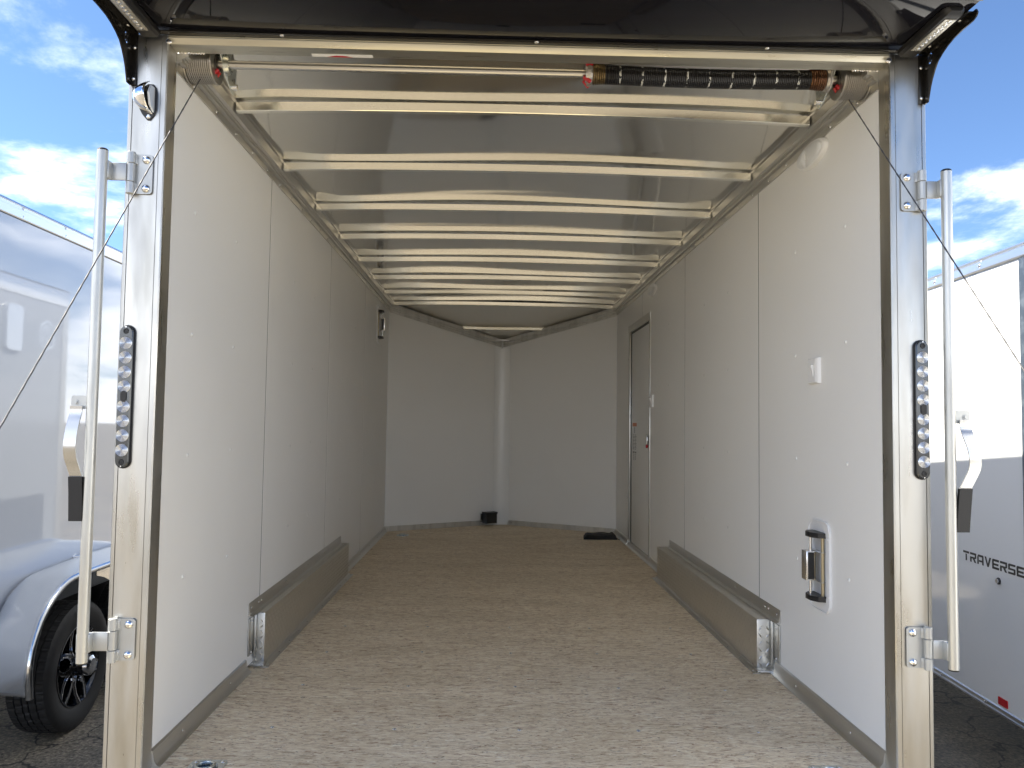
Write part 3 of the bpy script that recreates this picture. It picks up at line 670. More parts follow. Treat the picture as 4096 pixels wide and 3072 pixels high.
# ------------------------------------------------------------------ torsion spring assembly
Y0, ZS = 0.16, 2.1435
A = thing('spring_shaft', 'black torsion spring on a steel shaft with cable drums inside the header', 'spring', (0, Y0, ZS))
cyl('shaft', (-1.06, Y0, ZS), (1.06, Y0, ZS+.001), 0.0135, STEEL, A, 24)
for sx in (-1, 1):
    prof = [(-0.002, 0.030), (-0.002, 0.062), (0.004, 0.0625)]
    x = 0.004
    for i in range(12):
        prof += [(x+0.0008, 0.0575), (x+0.0028, 0.0605), (x+0.0050, 0.0605), (x+0.0062, 0.0575)]; x += 0.0062
    prof += [(x+0.001, 0.066), (x+0.006, 0.066), (x+0.006, 0.020)]
    dr = lathe('cable_drum', (sx*0.998, Y0, ZS), (sx, 0, 0), prof, mat('cast_drum', (0.42, 0.40, 0.37), 0.36, 0.95), A, 40, 25)
    lathe('drum_face', (sx*0.998, Y0, ZS), (sx, 0, 0), [(0.012, 0.0585), (0.012, 0.03), (0.0, 0.028), (-0.006, 0.024), (-0.006, 0.013)], mat('drum_inside', (0.05, 0.045, 0.04), 0.5, 0.5), dr, 30)
    for a in (250, 290): cyl('set_screw', (sx*0.990, Y0+0.022*math.cos(R(a)), ZS+0.022*math.sin(R(a))), (sx*1.004, Y0+0.040*math.cos(R(a)), ZS+0.040*math.sin(R(a))), 0.0062, RED, dr, 8)
    bp_ = prism('bearing_plate', [(0.070, 2.198), (0.275, 2.198), (0.275, 2.172), (0.262, 2.088), (0.250, 2.084), (0.215, 2.094)], 'x', sx*0.972, sx*0.976, ZINC, A)
    lathe('bearing', (sx*0.972, Y0+.008, ZS), (-sx, 0, 0), [(0, .031), (.010, .030), (.016, .027), (.016, .020), (.014, .0195), (.014, .0135)], ZINC, bp_, 28, 25)
    cyl('plate_bolt', (sx*0.955, 0.235, 2.102), (sx*0.972, 0.235, 2.102), 0.010, SCREW, bp_, 12)
    cyl('plate_bolt', (sx*0.955, 0.10, 2.185), (sx*0.972, 0.10, 2.185), 0.010, SCREW, bp_, 12)
def coil(name, xa, xb, ra, rb, turns, wr, m, sag=lambda x: 0.0):
    pts = []; k = int(turns*22)
    for i in range(k+1):
        t = i/k; x = xa+(xb-xa)*t; r = ra+(rb-ra)*t; a = 2*math.pi*turns*t
        pts.append((x, Y0+r*math.cos(a), ZS+r*math.sin(a)+sag(x)))
    return tube(name, pts, wr, m, A, 6)
sag = lambda x: -0.006*math.sin(math.pi*min(1, max(0, (x-.2)/.75)))
coil('spring_coil', 0.238, 0.902, 0.0275, 0.0275, 112, 0.0031, SPRINGB, sag)
coil('gold_end_coil', 0.199, 0.238, 0.0315, 0.028, 6, 0.0032, GOLD)
coil('bronze_end_coil', 0.902, 0.950, 0.0280, 0.032, 7, 0.0034, BRONZE)
wc = lathe('winding_cone', (0.176, Y0, ZS), (1, 0, 0), [(0, .0135), (0, .028), (.004, .031), (.014, .032), (.022, .030), (.030, .024)], mat('cast_cone', (0.5, 0.48, 0.45), 0.4, 0.9), A, 24, 30)
for a in (60, 150, 240, 330):
    c, s = math.cos(R(a+25)), math.sin(R(a+25))
    cyl('cone_socket', (0.187, Y0+0.026*c, ZS+0.026*s), (0.187, Y0+0.040*c, ZS+0.040*s), 0.0075, mat('cast_cone', (0, 0, 0)), wc, 12)
for a in (235, 290): cyl('set_screw', (0.172, Y0+0.02*math.cos(R(a)), ZS+0.02*math.sin(R(a))), (0.190, Y0+0.037*math.cos(R(a)), ZS+0.041*math.sin(R(a))), 0.0065, RED, wc, 8)
box('cone_paint', 0.1755, 0.199, Y0-0.034, Y0-0.012, ZS+0.014, ZS+0.031, RED, wc, 0.004)
lathe('stationary_cone', (0.949, Y0, ZS), (1, 0, 0), [(0, .026), (.004, .034), (.012, .036), (.015, .040), (.018, .040), (.018, .014)], mat('cast_cone', (0, 0, 0)), A, 28, 30)

# ------------------------------------------------------------------ lift cables
for sx, lb, y1 in ((-1, 'thin steel lift cable running down from the left drum past the lock bar', .139), (1, 'thin steel lift cable running down from the right drum past the lock bar', .172)):
    p0 = Vector((sx*1.04, y1, 2.085)); p1 = Vector((sx*1.045, -2.06, -0.50)) if sx < 0 else Vector((sx*1.045, -2.05, -0.48))
    vs, fs = [], []; k = 700; n = 8; d = (p1-p0).normalized(); a, b = ring_frame(d)
    for i in range(k+1):
        t = i/k; c = p0.lerp(p1, t); tw = i*0.35
        for j in range(n):
            an = 2*math.pi*j/n; r = 0.0018*(1+0.16*math.cos(4*(an-tw*0.5)))
            vs.append(c+(a*math.cos(an)+b*math.sin(an))*r)
    for i in range(k): fs += [(i*n+j, i*n+(j+1) % n, (i+1)*n+(j+1) % n, (i+1)*n+j) for j in range(n)]
    o = raw('lift_cable', vs, fs, CABLE, None, True); tag(o, lb, 'cable', 'ramp lift cables')

# ------------------------------------------------------------------ wheel boxes
def lug_mesh(name, faces, parent):
    """faces: list of (origin, eu, ev, nrm, lu, lv, pitch, height)"""
    vs, fs = [], []
    for o, eu, ev, nn, lu, lv, st, lh_ in faces:
        o, eu, ev, nn = Vector(o), Vector(eu), Vector(ev), Vector(nn); q = st/.0215
        for iu in range(max(1, int(lu/st))):
            for iv in range(int(lv/st)):
                c = o+eu*((iu+0.5)*st)+ev*((iv+0.5)*st)
                ang = R(52) if (iu+iv) % 2 else R(-52)
                d = eu*math.cos(ang)+ev*math.sin(ang); e = nn.cross(d)
                k = len(vs)
                vs += [c-d*0.0098*q, c-e*0.0030*q, c+d*0.0098*q, c+e*0.0030*q, c-d*0.006*q+nn*lh_, c+d*0.006*q+nn*lh_]
                fs += [(k, k+1, k+4), (k+1, k+2, k+5), (k+1, k+5, k+4), (k+2, k+3, k+5), (k+3, k, k+4), (k+3, k+4, k+5)]
    o = raw(name, vs, fs, TREAD, parent); o['kind'] = 'stuff'; return o
for sx, xi, ya, yb, lb in ((-1, -1.043, 1.067, 3.03, 'diamond plate wheel box along the left wall'), (1, 1.019, 1.016, 3.00, 'diamond plate wheel box along the right wall')):
    Bx = thing('wheel_box', lb, 'wheel box', (sx*1.07, 2.0, 0), 'wheel boxes on the floor')
    xs = sorted((xi, sx*(W-0.0005)))
    bd = box('cover', xs[0], xs[1], ya, yb, 0.0, 0.213, TREAD, Bx, 0.0025)
    wx = abs(W-abs(xi))
    lug_mesh('tread_lugs', [((xi, ya+.004, .008), (0, 1, 0), (0, 0, 1), (-sx, 0, 0), yb-ya-.01, .205, .0215, .0012), ((xi if sx > 0 else -W, ya, .010), (1, 0, 0), (0, 0, 1), (0, -1, 0), wx, .2, .030 if sx > 0 else .0225, .0042), ((min(xs), ya, .2131), (0, 1, 0), (1, 0, 0), (0, 0, 1), yb-ya, wx, .0215, .0012)], bd)
    tf = prism('wall_flange', [(sx*(W-.001), 0.2135), (sx*(W-.018), 0.2135), (sx*(W-.016), 0.217), (sx*(W-.006), 0.222), (sx*(W-.004), 0.262), (sx*(W-.001), 0.268)], 'y', ya-0.085, yb-0.06, ALU_Y, Bx, True, 25)
    for y in (ya-.05, ya+.05, ya+.09, ya+.50, ya+.95, ya+1.37, ya+1.41, yb-.10): screw((sx*(W-.005), y, .246), (-sx, 0, 0), .0055, tf)
    ff = prism('floor_flange', [(xi, 0.0), (xi-sx*.030, 0.0), (xi-sx*.030, .003), (xi-sx*.008, .006), (xi-sx*.002, .012), (xi, .012)], 'y', ya-.045, yb+.02, ALU_Y, Bx, True, 25)
    y = ya-.01
    while y < yb: screw((xi-sx*.019, y, .0045), (0, 0, 1), .0052, ff); y += .178
    ef = box('end_flange', min(xi-sx*.010, sx*W*.9995), max(xi-sx*.010, sx*W*.9995), ya-.045, ya-.0005, .0035, .012, ALU, Bx, .001)
    for k in (.3, .75): screw((xi+sx*wx*k, ya-.025, .012), (0, 0, 1), .0055, ef)
    sf = box('side_trim', min(sx*(W-.001), sx*(W-.006)), max(sx*(W-.001), sx*(W-.006)), ya-.082, ya-.003, .054, .205, ALU_V, Bx, .001)
    box('trim_bead', min(sx*(W-.006), sx*(W-.016)), max(sx*(W-.006), sx*(W-.016)), ya-.02, ya-.003, .03, .21, ALU_V, Bx, .003)
    for z in (.062, .188): screw((sx*(W-.006), ya-.045, z), (-sx, 0, 0), .0055, sf)

# ------------------------------------------------------------------ side door in the right wall
Dr = thing('side_door', 'white flush side door in aluminium frame near the front right corner', 'door', (W, 4.05, 0.02))
box('door_slab', W+0.012, W+0.0265, 3.655, 4.445, 0.034, 1.812, mat('door_white', (0.80, 0.80, 0.78), 0.35), Dr, .001)
box('frame_top', W-0.004, W+0.011, 3.60, 4.55, 1.830, 1.889, ALU_Y, Dr, .001)
box('frame_stile', W-0.004, W+0.011, 4.462, 4.52, 0.03, 1.829, ALU_V, Dr, .001)
box('frame_stile', W-0.004, W+0.011, 3.604, 3.640, 0.03, 1.829, ALU_V, Dr, .001)
box('threshold', W-0.006, W+0.011, 3.641, 4.461, 0.0285, 0.033, ALU_Y, Dr)
box('door_seal', W+0.0115, W+0.027, 4.446, 4.46, 0.034, 1.829, BLACKP, Dr)
box('door_seal', W+0.0115, W+0.027, 3.641, 3.654, 0.034, 1.829, BLACKP, Dr)
box('door_seal', W+0.0115, W+0.027, 3.655, 4.445, 1.813, 1.829, BLACKP, Dr)
lt = prism('latch_plate', rrect(3.665, 3.80, 0.850, 0.958, .01), 'x', W+0.004, W+0.0119, ZINC, Dr)
box('latch_pocket', W+0.002, W+0.0039, 3.685, 3.74, .862, .948, BLACKP, lt)
box('latch_lever', W-0.006, W+0.002, 3.695, 3.72, .875, .942, SCREW, lt, .002)
cyl('latch_knob', (W-0.010, 3.708, .866), (W+0.002, 3.708, .866), .014, RED, lt, 14)
lbp = box('door_label', W+0.0112, W+0.0118, 4.21, 4.40, 1.017, 1.046, LABELO, Dr)
def ink(y, z, wy, h): box('label_print', W+0.0112, W+0.0118, y-wy/2, y+wy/2, z-h/2, z+h/2, INK, Dr)
ink(4.30, .985, .018, .05); ink(4.335, .80, .06, .012); ink(4.25, .80, .05, .012)
for i in range(11):
    ink(4.345, .945-i*.0118, random.uniform(.045, .075), .004); ink(4.26, .945-i*.0118, random.uniform(.05, .085), .004)
for i in range(6): ink(4.34, .785-i*.009, .05, .003); ink(4.26, .785-i*.009, .05, .003)
for y, z in [(4.535, 1.86), (3.615, 1.86), (4.53, 1.6), (4.53, 1.2), (4.53, .8), (4.53, .4), (3.612, .9), (3.612, 1.3)]: screw((W-.004, y, z), (-1, 0, 0), .005, Dr)

# ------------------------------------------------------------------ fixtures on the walls
def switch(y, z, lb, k=1.0):
    s = thing('light_switch', lb, 'switch', (W, y, z), 'wall light switches')
    hw, hh = .046*k, .047*k; vs = []
    for x, i in ((W-.0003, 0), (W-.012, .003), (W-.017, .014)): vs += [(x, y-hw+i, z-hh+i*.3), (x, y+hw-i, z-hh+i*.3), (x, y+hw-i, z+hh-i*.3), (x, y-hw+i, z+hh-i*.3)]
    raw('bezel', vs, [(q*4+i, q*4+(i+1) % 4, q*4+4+(i+1) % 4, q*4+4+i) for q in range(2) for i in range(4)]+[(8, 9, 10, 11)], WHITEP, s)
    prism('rocker', [(y-.017, W-.017)] and [(W-.0171, z-.021), (W-.0185, z-.021), (W-.021, z), (W-.027, z+.021), (W-.0171, z+.021)], 'y', y-.014, y+.014, WHITEP, s)
    return s
switch(.567, 1.228, 'white rocker light switch on the right wall near the opening')
switch(3.515, 1.206, 'small white light switch beside the side door', .95)
def dome(y, z, lb):
    s = thing('dome_light', lb, 'lamp', (W, y, z), 'oval dome lights under the right roof rail')
    ry, rz, n = .132, .047, 40
    def ring(k, x): return [(W-x, y+ry*k*math.cos(2*math.pi*i/n), z+rz*k*math.sin(2*math.pi*i/n)) for i in range(n)]
    vs, fs = [], []; st = [(1, .0003), (1, .006), (.97, .013), (.92, .017), (.88, .018)]
    for k, x in st: vs += ring(k, x)
    for q in range(len(st)-1): fs += [(q*n+i, q*n+(i+1) % n, (q+1)*n+(i+1) % n, (q+1)*n+i) for i in range(n)]
    fs.append(tuple(range((len(st)-1)*n, len(st)*n)))
    raw('base_ring', vs, fs, WHITEP, s, True, 50)
    fl = mat('frosted_lens', (0.74, 0.75, 0.75), 0.28)
    for ya, yb in ((-.84, .18), (.26, .84)):
        vs, fs = [], []; nu, nv = 16, 10
        for i in range(nu+1):
            t = ya+(yb-ya)*i/nu; hh = rz*.84*math.sqrt(max(0.0, 1-(t/.86)**2))
            for j in range(nv+1):
                v = -1+2*j/nv
                e = min(1, (t-ya)*6, (yb-t)*6); h = .010*math.sqrt(max(0, 1-v*v))*max(0, e)**.5
                vs.append((W-.0183-h, y+ry*t, z+hh*v))
        for i in range(nu):
            for j in range(nv): k = i*(nv+1)+j; fs.append((k, k+1, k+nv+2, k+nv+1))
        raw('lens', vs, fs, fl, s, True)
    box('toggle', W-.024, W-.0181, y+ry*.19, y+ry*.25, z-.012, z+.012, WHITEP, s, .001)
dome(.575, 2.043, 'white oval dome light near the opening under the right roof rail')
dome(3.50, 2.038, 'white oval dome light above the light switch by the side door')
def vent(sx, yc, zc, lb):
    v = thing('wall_vent', lb, 'vent', (sx*W, yc, zc), 'sliding wall vents')
    s = sx
    # flange plate with a tall opening in the (y, z) plane
    M4 = frame4((s*(W-.0035), yc, zc), (0, 1, 0), (0, 0, 1))
    plate('flange', rrect(-.092, .092, -.162, .162, .045, 8), [rrect(-.060, .060, -.122, .122, .022, 6)], .006, M4, WHITEP, v)
    rim = [(s*(W-.0065), yc+p[0], zc+p[1]) for p in rrect(-.089, .089, -.159, .159, .043, 8)]
    tube('rim', rim, .0035, WHITEP, v, 8, True)
    # shallow tray behind
    x0, x1 = s*(W-.0005), s*(W-.0019)
    box('tray', min(x0, x1), max(x0, x1), yc-.064, yc+.064, zc-.126, zc+.126, mat('vent_tray', (0.55, 0.57, 0.6), 0.35), v)
    for q in (-1, 1):
        pts = [(s*(W-.0025), yc-.058), (s*(W-.0025), yc+.058), (s*(W-.030), yc+.050), (s*(W-.048), yc+.022), (s*(W-.048), yc-.022), (s*(W-.030), yc-.050)]
        prism('end_cap', pts, 'z', zc+q*.121, zc+q*.103, BLACKP, v, True, 40)
    cyl('rod', (s*(W-.038), yc, zc-.104), (s*(W-.038), yc, zc+.104), .0048, SCREW, v, 14)
    cyl('screen_edge', (s*(W-.008), yc-.035, zc-.104), (s*(W-.008), yc-.035, zc+.104), .006, mat('brass_strip', (0.45, 0.38, 0.25), 0.35, 0.8), v, 10)
    sl_ = box('slider', min(s*(W-.022), s*(W-.058)), max(s*(W-.022), s*(W-.058)), yc-.012, yc+.032, zc-.052, zc+.052, SCREW, v, .0015)
    box('slider_slot', min(s*(W-.030), s*(W-.052)), max(s*(W-.030), s*(W-.052)), yc-.0135, yc-.0123, zc-.048, zc+.048, BLACKP, sl_)
    for zq in (-.0525, .0525): box('shelf', min(s*(W-.0025), s*(W-.022)), max(s*(W-.0025), s*(W-.022)), yc-.055, yc+.055, zc+zq-.0008, zc+zq+.0008, SCREW, v)
    for dy, dz in ((-.076, -.10), (.076, -.10), (-.076, .10), (.076, .10)): screw((s*(W-.0066), yc+dy, zc+dz), (-s, 0, 0), .006, v, ME_WSCREW)
vent(1, .535, .522, 'white sliding wall vent low on the right wall near the opening')
vent(-1, 4.47, 1.862, 'white sliding wall vent high on the left wall near the front')

# ------------------------------------------------------------------ floor rings
def dring(x, y, lb):
    d = thing('tie_down_ring', lb, 'tie-down ring', (x, y, 0), 'recessed floor tie-down rings')
    plate('pan', [(p[0], p[1]) for p in rrect(-.052, .052, -.055, .055, .016, 4)], [[(.034*math.cos(R(a)), .034*math.sin(R(a))) for a in range(0, 360, 15)]], .003, frame4((x, y, .0019), (1, 0, 0), (0, 1, 0)), ZINC, d)
    lathe('dish', (x, y, .004), (0, 0, 1), [(0.0, .036), (.003, .036), (.003, .033), (-.0035, .022), (-.0036, 0)], mat('zinc_blue', (0.35, 0.42, 0.5), 0.2, 1.0), d, 28, 40)
    tube('ring', [(x+.026*math.cos(R(a)), y+.026*math.sin(R(a)), .010) for a in range(0, 360, 15)], .005, ZINC, d, 8, True)
    for dx in (-1, 1):
        for dy in (-1, 1): screw((x+dx*.039, y+dy*.041, .0034), (0, 0, 1), .0065, d)
dring(-.928, .062, 'zinc tie-down ring in the floor at the left of the opening')
dring(.905, .032, 'zinc tie-down ring in the floor at the right of the opening')
dring(-.892, 4.935, 'zinc tie-down ring in the floor in the far left corner')

# ------------------------------------------------------------------ battery box and bag
p0 = Vector((-W, LV, 0)); d = Vector((W-.079, YN-LV, 0)).normalized(); nn = Vector((d.y, -d.x, 0))
BB = thing('battery_box', 'small black plastic battery box on the nose wall at the floor', 'box', (-.13, 5.67, 0.02))
c = Vector((-.128, 5.735, .078))
def obox(name, hx, hy, hz, off, m, parent, bev=.003):
    bm = bmesh.new(); bmesh.ops.create_cube(bm, size=1.0)
    for v in bm.verts: v.co = c + d*(v.co.x*2*hx+off[0]) + nn*(v.co.y*2*hy+off[1]) + Vector((0, 0, v.co.z*2*hz+off[2]))
    bmesh.ops.bevel(bm, geom=bm.edges[:], offset=bev, segments=2, affect='EDGES')
    return frombm(name, bm, m, parent, True, 40)
obox('case', .060, .040, .050, (0, .045, 0), BLACKP, BB)
obox('lid', .064, .043, .006, (0, .045, .051), BLACKP, BB)
mt = obox('mounting_tab', .075, .003, .040, (-.006, .006, 0), BLACKP, BB, .002)
for q in (-1, 1): screw(c+d*(-.073)+nn*.010+Vector((0, 0, q*.027)), nn, .005, mt)
BG = thing('document_bag', 'flat black zip bag lying on the floor in the far right corner', 'bag', (.89, 4.95, 0))
vs, fs = [], []; NU, NV = 24, 14
for top in (1, 0):
    for j in range(NV+1):
        for i in range(NU+1):
            u, v = i/NU, j/NV; x = .735+.305*u+.022*v*(1-u)+.01*v; y = 4.775+.27*v+.012*math.sin(5*u)*(v-.3)
            e = min(u, 1-u)*9; e2 = min(v, 1-v)*7; h = .034*(min(1, e)*min(1, e2))**.5+.004*math.sin(9*u+3*v)*min(1, e, e2)
            h += .018*math.exp(-((u-.93)/.06)**2)*min(1, e2)
            vs.append((x, y, .002+(h if top else 0)))
n1_ = (NV+1)*(NU+1)
for t in (0, 1):
    for j in range(NV):
        for i in range(NU): k = t*n1_+j*(NU+1)+i; fs.append((k, k+1, k+NU+2, k+NU+1))
raw('pouch', vs, fs, CLOTH, BG, True)
vs = []
for i in range(13):
    a = R(180*i/12); vs.append((.885+.075*math.cos(a), 4.88+.06*math.sin(a), .0405))
for i in range(13):
    a = R(180-180*i/12); vs.append((.885+.045*math.cos(a)-.005, 4.88+.03*math.sin(a), .0405))
raw('printed_mark', vs, [(i, i+1, 24-i, 25-i) for i in range(12)], PRINT, BG)
box('printed_tag', .775, .79, 4.89, 4.915, .0385, .0395, PRINT, BG)
tube('zip_pull', [(1.035, 4.80, .012), (1.05, 4.775, .006), (1.058, 4.765, .003)], .003, BLACKP, BG, 6)

# ================================================================== neighbouring trailer on the left
def wheel(parent, cx, cy, cz, r, wd, s):
    """wheel facing +x (s=1): tyre with cut tread blocks, black spoked rim"""
    wh = link(bpy.data.objects.new('wheel', None), None); wh.location = (cx, cy, cz)
    wh.parent = parent; wh.matrix_parent_inverse = Matrix.Translation(-parent.location); wh.empty_display_size = .1
    def P(t, rr, a): return (s*t, rr*math.cos(a), rr*math.sin(a))
    prof = []
    for t in [-.5, -.40, -.395, -.30, -.295, -.24, -.235, -.05, -.045, .045, .05, .235, .24, .295, .30, .395, .40, .5]: pass
    half = wd/2; na = 240
    lanes = [(-1, -.62, 1), (-.62, -.54, 0), (-.54, -.20, 1), (-.20, -.12, 0), (-.12, .12, 1), (.12, .20, 0), (.20, .54, 1), (.54, .62, 0), (.62, 1.0, 1)]
    side_out = [(1.0, .985), (1.10, .955), (1.16, .90), (1.17, .82), (1.13, .74), (1.09, .68), (1.06, .655), (1.03, .64), (.95, .635)]
    cols = []                                  # (t, radius function)
    for a_, b_ in side_out[::-1]: cols.append((-a_, b_, 's'))
    for a_, b_, k in lanes:
        cols.append((a_+.001, None, k)); cols.append((b_-.001, None, k))
    for a_, b_ in side_out: cols.append((a_, b_, 's'))
    vs, fs = [], []
    for i in range(na):
        a = 2*math.pi*i/na
        for t, rr, k in cols:
            if k == 's':
                q = rr
                if abs(t) > 1.05 and rr > .93 and (i % 6) < 2: q -= .008
            elif k == 0: q = .966
            else:
                q = 1.0-.012*abs(t)**3; ph = (i+int(3*t*2)+(3 if t > .4 else 0)) % 6
                if ph == 0: q -= .020
            zig = .010*math.sin(i*2*math.pi/6)*(1 if k != 's' else 0)
            vs.append(P((t+zig)*half*.86, r*q, a))
    m_ = len(cols)
    for i in range(na):
        for j in range(m_-1): fs.append((i*m_+j, i*m_+j+1, ((i+1) % na)*m_+j+1, ((i+1) % na)*m_+j))
    def W_(name, vs, fs, m, smooth=True, auto=35):
        me_o = raw(name, vs, fs, m, None, smooth, auto); me_o.parent = wh; return me_o
    W_('tyre', vs, fs, TYRE)
    # raised rings on the sidewall
    def rev(name, prof, m, n=64, auto=30):
        vs, fs = [], []
        for t, rr in prof: vs += [P(t, rr, 2*math.pi*i/n) for i in range(n)]
        for k in range(len(prof)-1): fs.extend((k*n+i, k*n+(i+1) % n, (k+1)*n+(i+1) % n, (k+1)*n+i) for i in range(n))
        return W_(name, vs, fs, m, True, auto)
    rr_ = r*.645
    rev('rim_barrel', [(half*.92, rr_), (half*.94, rr_*.99), (half*.93, rr_*.965), (half*.86, rr_*.95), (half*.70, rr_*.90), (-half*.1, rr_*.86), (-half*.6, rr_*.86), (-half*.62, .0)], RIMB)
    rev('hub_cap', [(half*.55, rr_*.30), (half*.80, rr_*.29), (half*.82, rr_*.26), (half*1.30, rr_*.24)], RIMB)
    rev('chrome_cap', [(half*1.30, rr_*.24), (half*1.34, rr_*.25), (half*1.52, rr_*.235), (half*1.62, rr_*.17), (half*1.64, 0)], CHROME)
    for k in range(6):
        a0 = 2*math.pi*k/6+.25
        for sg in (-1, 1):
            pts = [(rr_*.24, a0+sg*.10, half*.78), (rr_*.50, a0+sg*.10, half*.80), (rr_*.70, a0+sg*.20, half*.84), (rr_*.90, a0+sg*.33, half*.90), (rr_*.965, a0+sg*.36, half*.92)]
            v3, f3 = [], []
            for q, (ra, aa, t) in enumerate(pts):
                wd_ = rr_*.055
                for ww in (-1, 1):
                    da = ww*wd_/ra
                    v3 += [P(t, ra, aa+da), P(t-half*.32, ra, aa+da)]
            for q in range(len(pts)-1):
                b0 = q*4; f3 += [(b0, b0+2, b0+6, b0+4), (b0, b0+4, b0+5, b0+1), (b0+2, b0+3, b0+7, b0+6)]
            W_('spoke', v3, f3, RIMB, False)
            v4, f4 = [], []
            for q, (ra, aa, t) in enumerate(pts[0:]):
                e0, e1 = sg*rr_*.030/ra, sg*rr_*.064/ra
                v4 += [P(t+.0025, ra, aa+e0), P(t+.0025, ra, aa+e1), P(t-.004, ra, aa+e1+sg*.004)]
            for q in range(0, len(pts)-1): b0 = q*3; f4 += [(b0, b0+1, b0+4, b0+3), (b0+1, b0+2, b0+5, b0+4)]
            W_('machined_edge', v4, f4, RIMS, False)
        a1 = a0+math.pi/6
        o = raw('lug_nut', [P(half*(.80+.18*h_), rr_*.0+rr_*.05*math.cos(R(60*i))*1.0, 0) for h_ in (0, 1) for i in range(6)], [], None); bpy.data.objects.remove(o)
        cpt = Vector(P(half*.74, rr_*.40, a1)); cq = Vector(P(half*.98, rr_*.40, a1))
        ln = cyl('lug_nut', cpt, cq, rr_*.055, CHROME, None, 6); ln.parent = wh
    return wh
XS = -2.65
TL = thing('parked_trailer', 'silver white enclosed trailer parked on the left with polished fender over its wheel', 'trailer', (XS-1.0, 3.0, GZ))
sp = prism('side_panel', [(0.3, -0.345), (5.2, -0.345), (5.2, 2.075), (0.3, 2.075)], 'x', XS, XS-.04, SILVERPAINT, TL)
box('body', XS-2.2, XS-.041, 0.3, 5.2, -0.22, 2.13, mat('body_silver', (0.5, 0.52, 0.55), 0.3), TL)
rr = prism('roof_rail', [(XS+.010, 2.078), (XS+.014, 2.082), (XS+.006, 2.086), (XS+.006, 2.13), (XS+.003, 2.132), (XS+.003, 2.148), (XS+.010, 2.151), (XS+.004, 2.162), (XS-.02, 2.170), (XS-.04, 2.170), (XS-.04, 2.078)], 'y', 0.3, 5.2, RAILSKY, TL, True, 25)
y = .68
while y < 5.1:
    screw((XS+.005, y, 2.141), (1, 0, 0), .007, rr); screw((XS+.005, y, 2.098), (1, 0, 0), .007, rr); y += .426
# fender: lofted sheet from the body to the outer arch
Ai = [(1.66, -.342), (1.67, -.22), (1.72, -.11), (1.82, -.04), (1.925, .015), (1.98, .068), (2.067, .114), (2.174, .145), (2.35, .155), (2.65, .165), (3.0, .165), (3.3, .155), (3.5, .10), (3.62, .0), (3.68, -.2), (3.69, -.342)]
Bo = [(1.648, -.342), (1.632, -.21), (1.645, -.13), (1.664, -.079), (1.695, -.02), (1.737, .038), (1.824, .106), (1.945, .160), (2.108, .174), (2.416, .174), (2.85, .174), (3.2, .172), (3.4, .12), (3.52, .04), (3.60, -.2), (3.60, -.342)]
XF = -2.25; kf = (2.25-.111)/(2.33-.111)
Bo = [(CY+(a-CY)*kf, CZ+(b-CZ)*kf) for a, b in Bo[:9]]+[(2.35, .206), (2.7, .206), (3.1, .20), (3.35, .14), (3.5, .04), (3.58, -.2), (3.6, -.30)]
Ai, Bo = catmull(Ai, 5), catmull(Bo, 5)
vs, fs = [], []; nl = 14
for k in range(nl+1):
    t = k/nl; x = (XS+.001)*(1-t)+XF*t
    for a_, b_ in zip(Ai, Bo):
        e = t**0.75
        vs.append((x, a_[0]*(1-e)+b_[0]*e, a_[1]*(1-e)+b_[1]*e+.010*math.sin(math.pi*t)))
m_ = len(Ai)
for k in range(nl):
    for i in range(m_-1): fs.append((k*m_+i, k*m_+i+1, (k+1)*m_+i+1, (k+1)*m_+i))
fd = raw('fender', vs, fs, mat('fender_aluminium', (0.80, 0.82, 0.85), 0.25, 0.8), TL, True, 60)
md = fd.modifiers.new('thick', 'SOLIDIFY'); md.thickness = 0.003
tube('fender_bead', [(XF+.004, y, z-.004) for y, z in Bo], .017, POLISH, fd, 12)
fill = [(2.33, .155), (2.20, .120), (2.28, .105), (2.36, .065), (2.425, .01), (2.47, -.06), (2.50, -.14), (2.53, -.14), (2.56, -.06), (2.62, .02), (2.72, .085), (2.85, .125), (2.75, .158)]
fill = [(2.13, .195), (2.135, .155), (2.21, .135), (2.29, .10), (2.36, .04), (2.42, -.04), (2.46, -.12), (2.52, -.12), (2.56, -.04), (2.62, .04), (2.69, .10), (2.77, .135), (2.84, .155), (2.85, .195)]
prism('fender_filler', fill, 'x', XF-.012, XF-.016, POLISH, fd)
box('wheel_well_shade', XS+.0005, XS+.004, 1.88, 3.50, -.344, -.06, DARK, TL)  # dark sheet added on the side panel to imitate shade under the fender
WHY, WHZ, WHR = 2.085, -.313, .337
wheel(TL, -2.413, WHY, WHZ, WHR, .215, 1)
wheel(TL, -2.413, WHY+.84, WHZ, WHR, .215, 1)
box('axle', -4.3, -2.6, WHY-.04, WHY+.04, WHZ-.04, WHZ+.04, DARK, TL); box('axle', -4.3, -2.6, WHY+.8, WHY+.88, WHZ-.04, WHZ+.04, DARK, TL)
box('bottom_rail', XS-.05, XS+.004, .3, 1.66, -.40, -.346, RAILSKY, TL, .003); box('bottom_rail', XS-.05, XS+.004, 3.72, 5.2, -.40, -.346, RAILSKY, TL, .003)
cyl('grab_rod', (XS, 2.62, .171), (XS+.14, 3.02, .171), .006, CHROME, TL, 10)
lathe('rod_eye', (XS+.12, 2.98, .175), (0, 1, 0), [(0, .004), (0, .014), (.012, .014), (.012, .004)], CHROME, TL, 14)

# ================================================================== neighbouring trailer on the right
AX, AY = 2.284, 1.92; ang = math.atan2(0.0641637, 0.9979381)
TR = thing('parked_trailer', 'white enclosed trailer parked on the right with black lettering and red reflector', 'trailer', (AX, AY, 0), None, True, -ang)
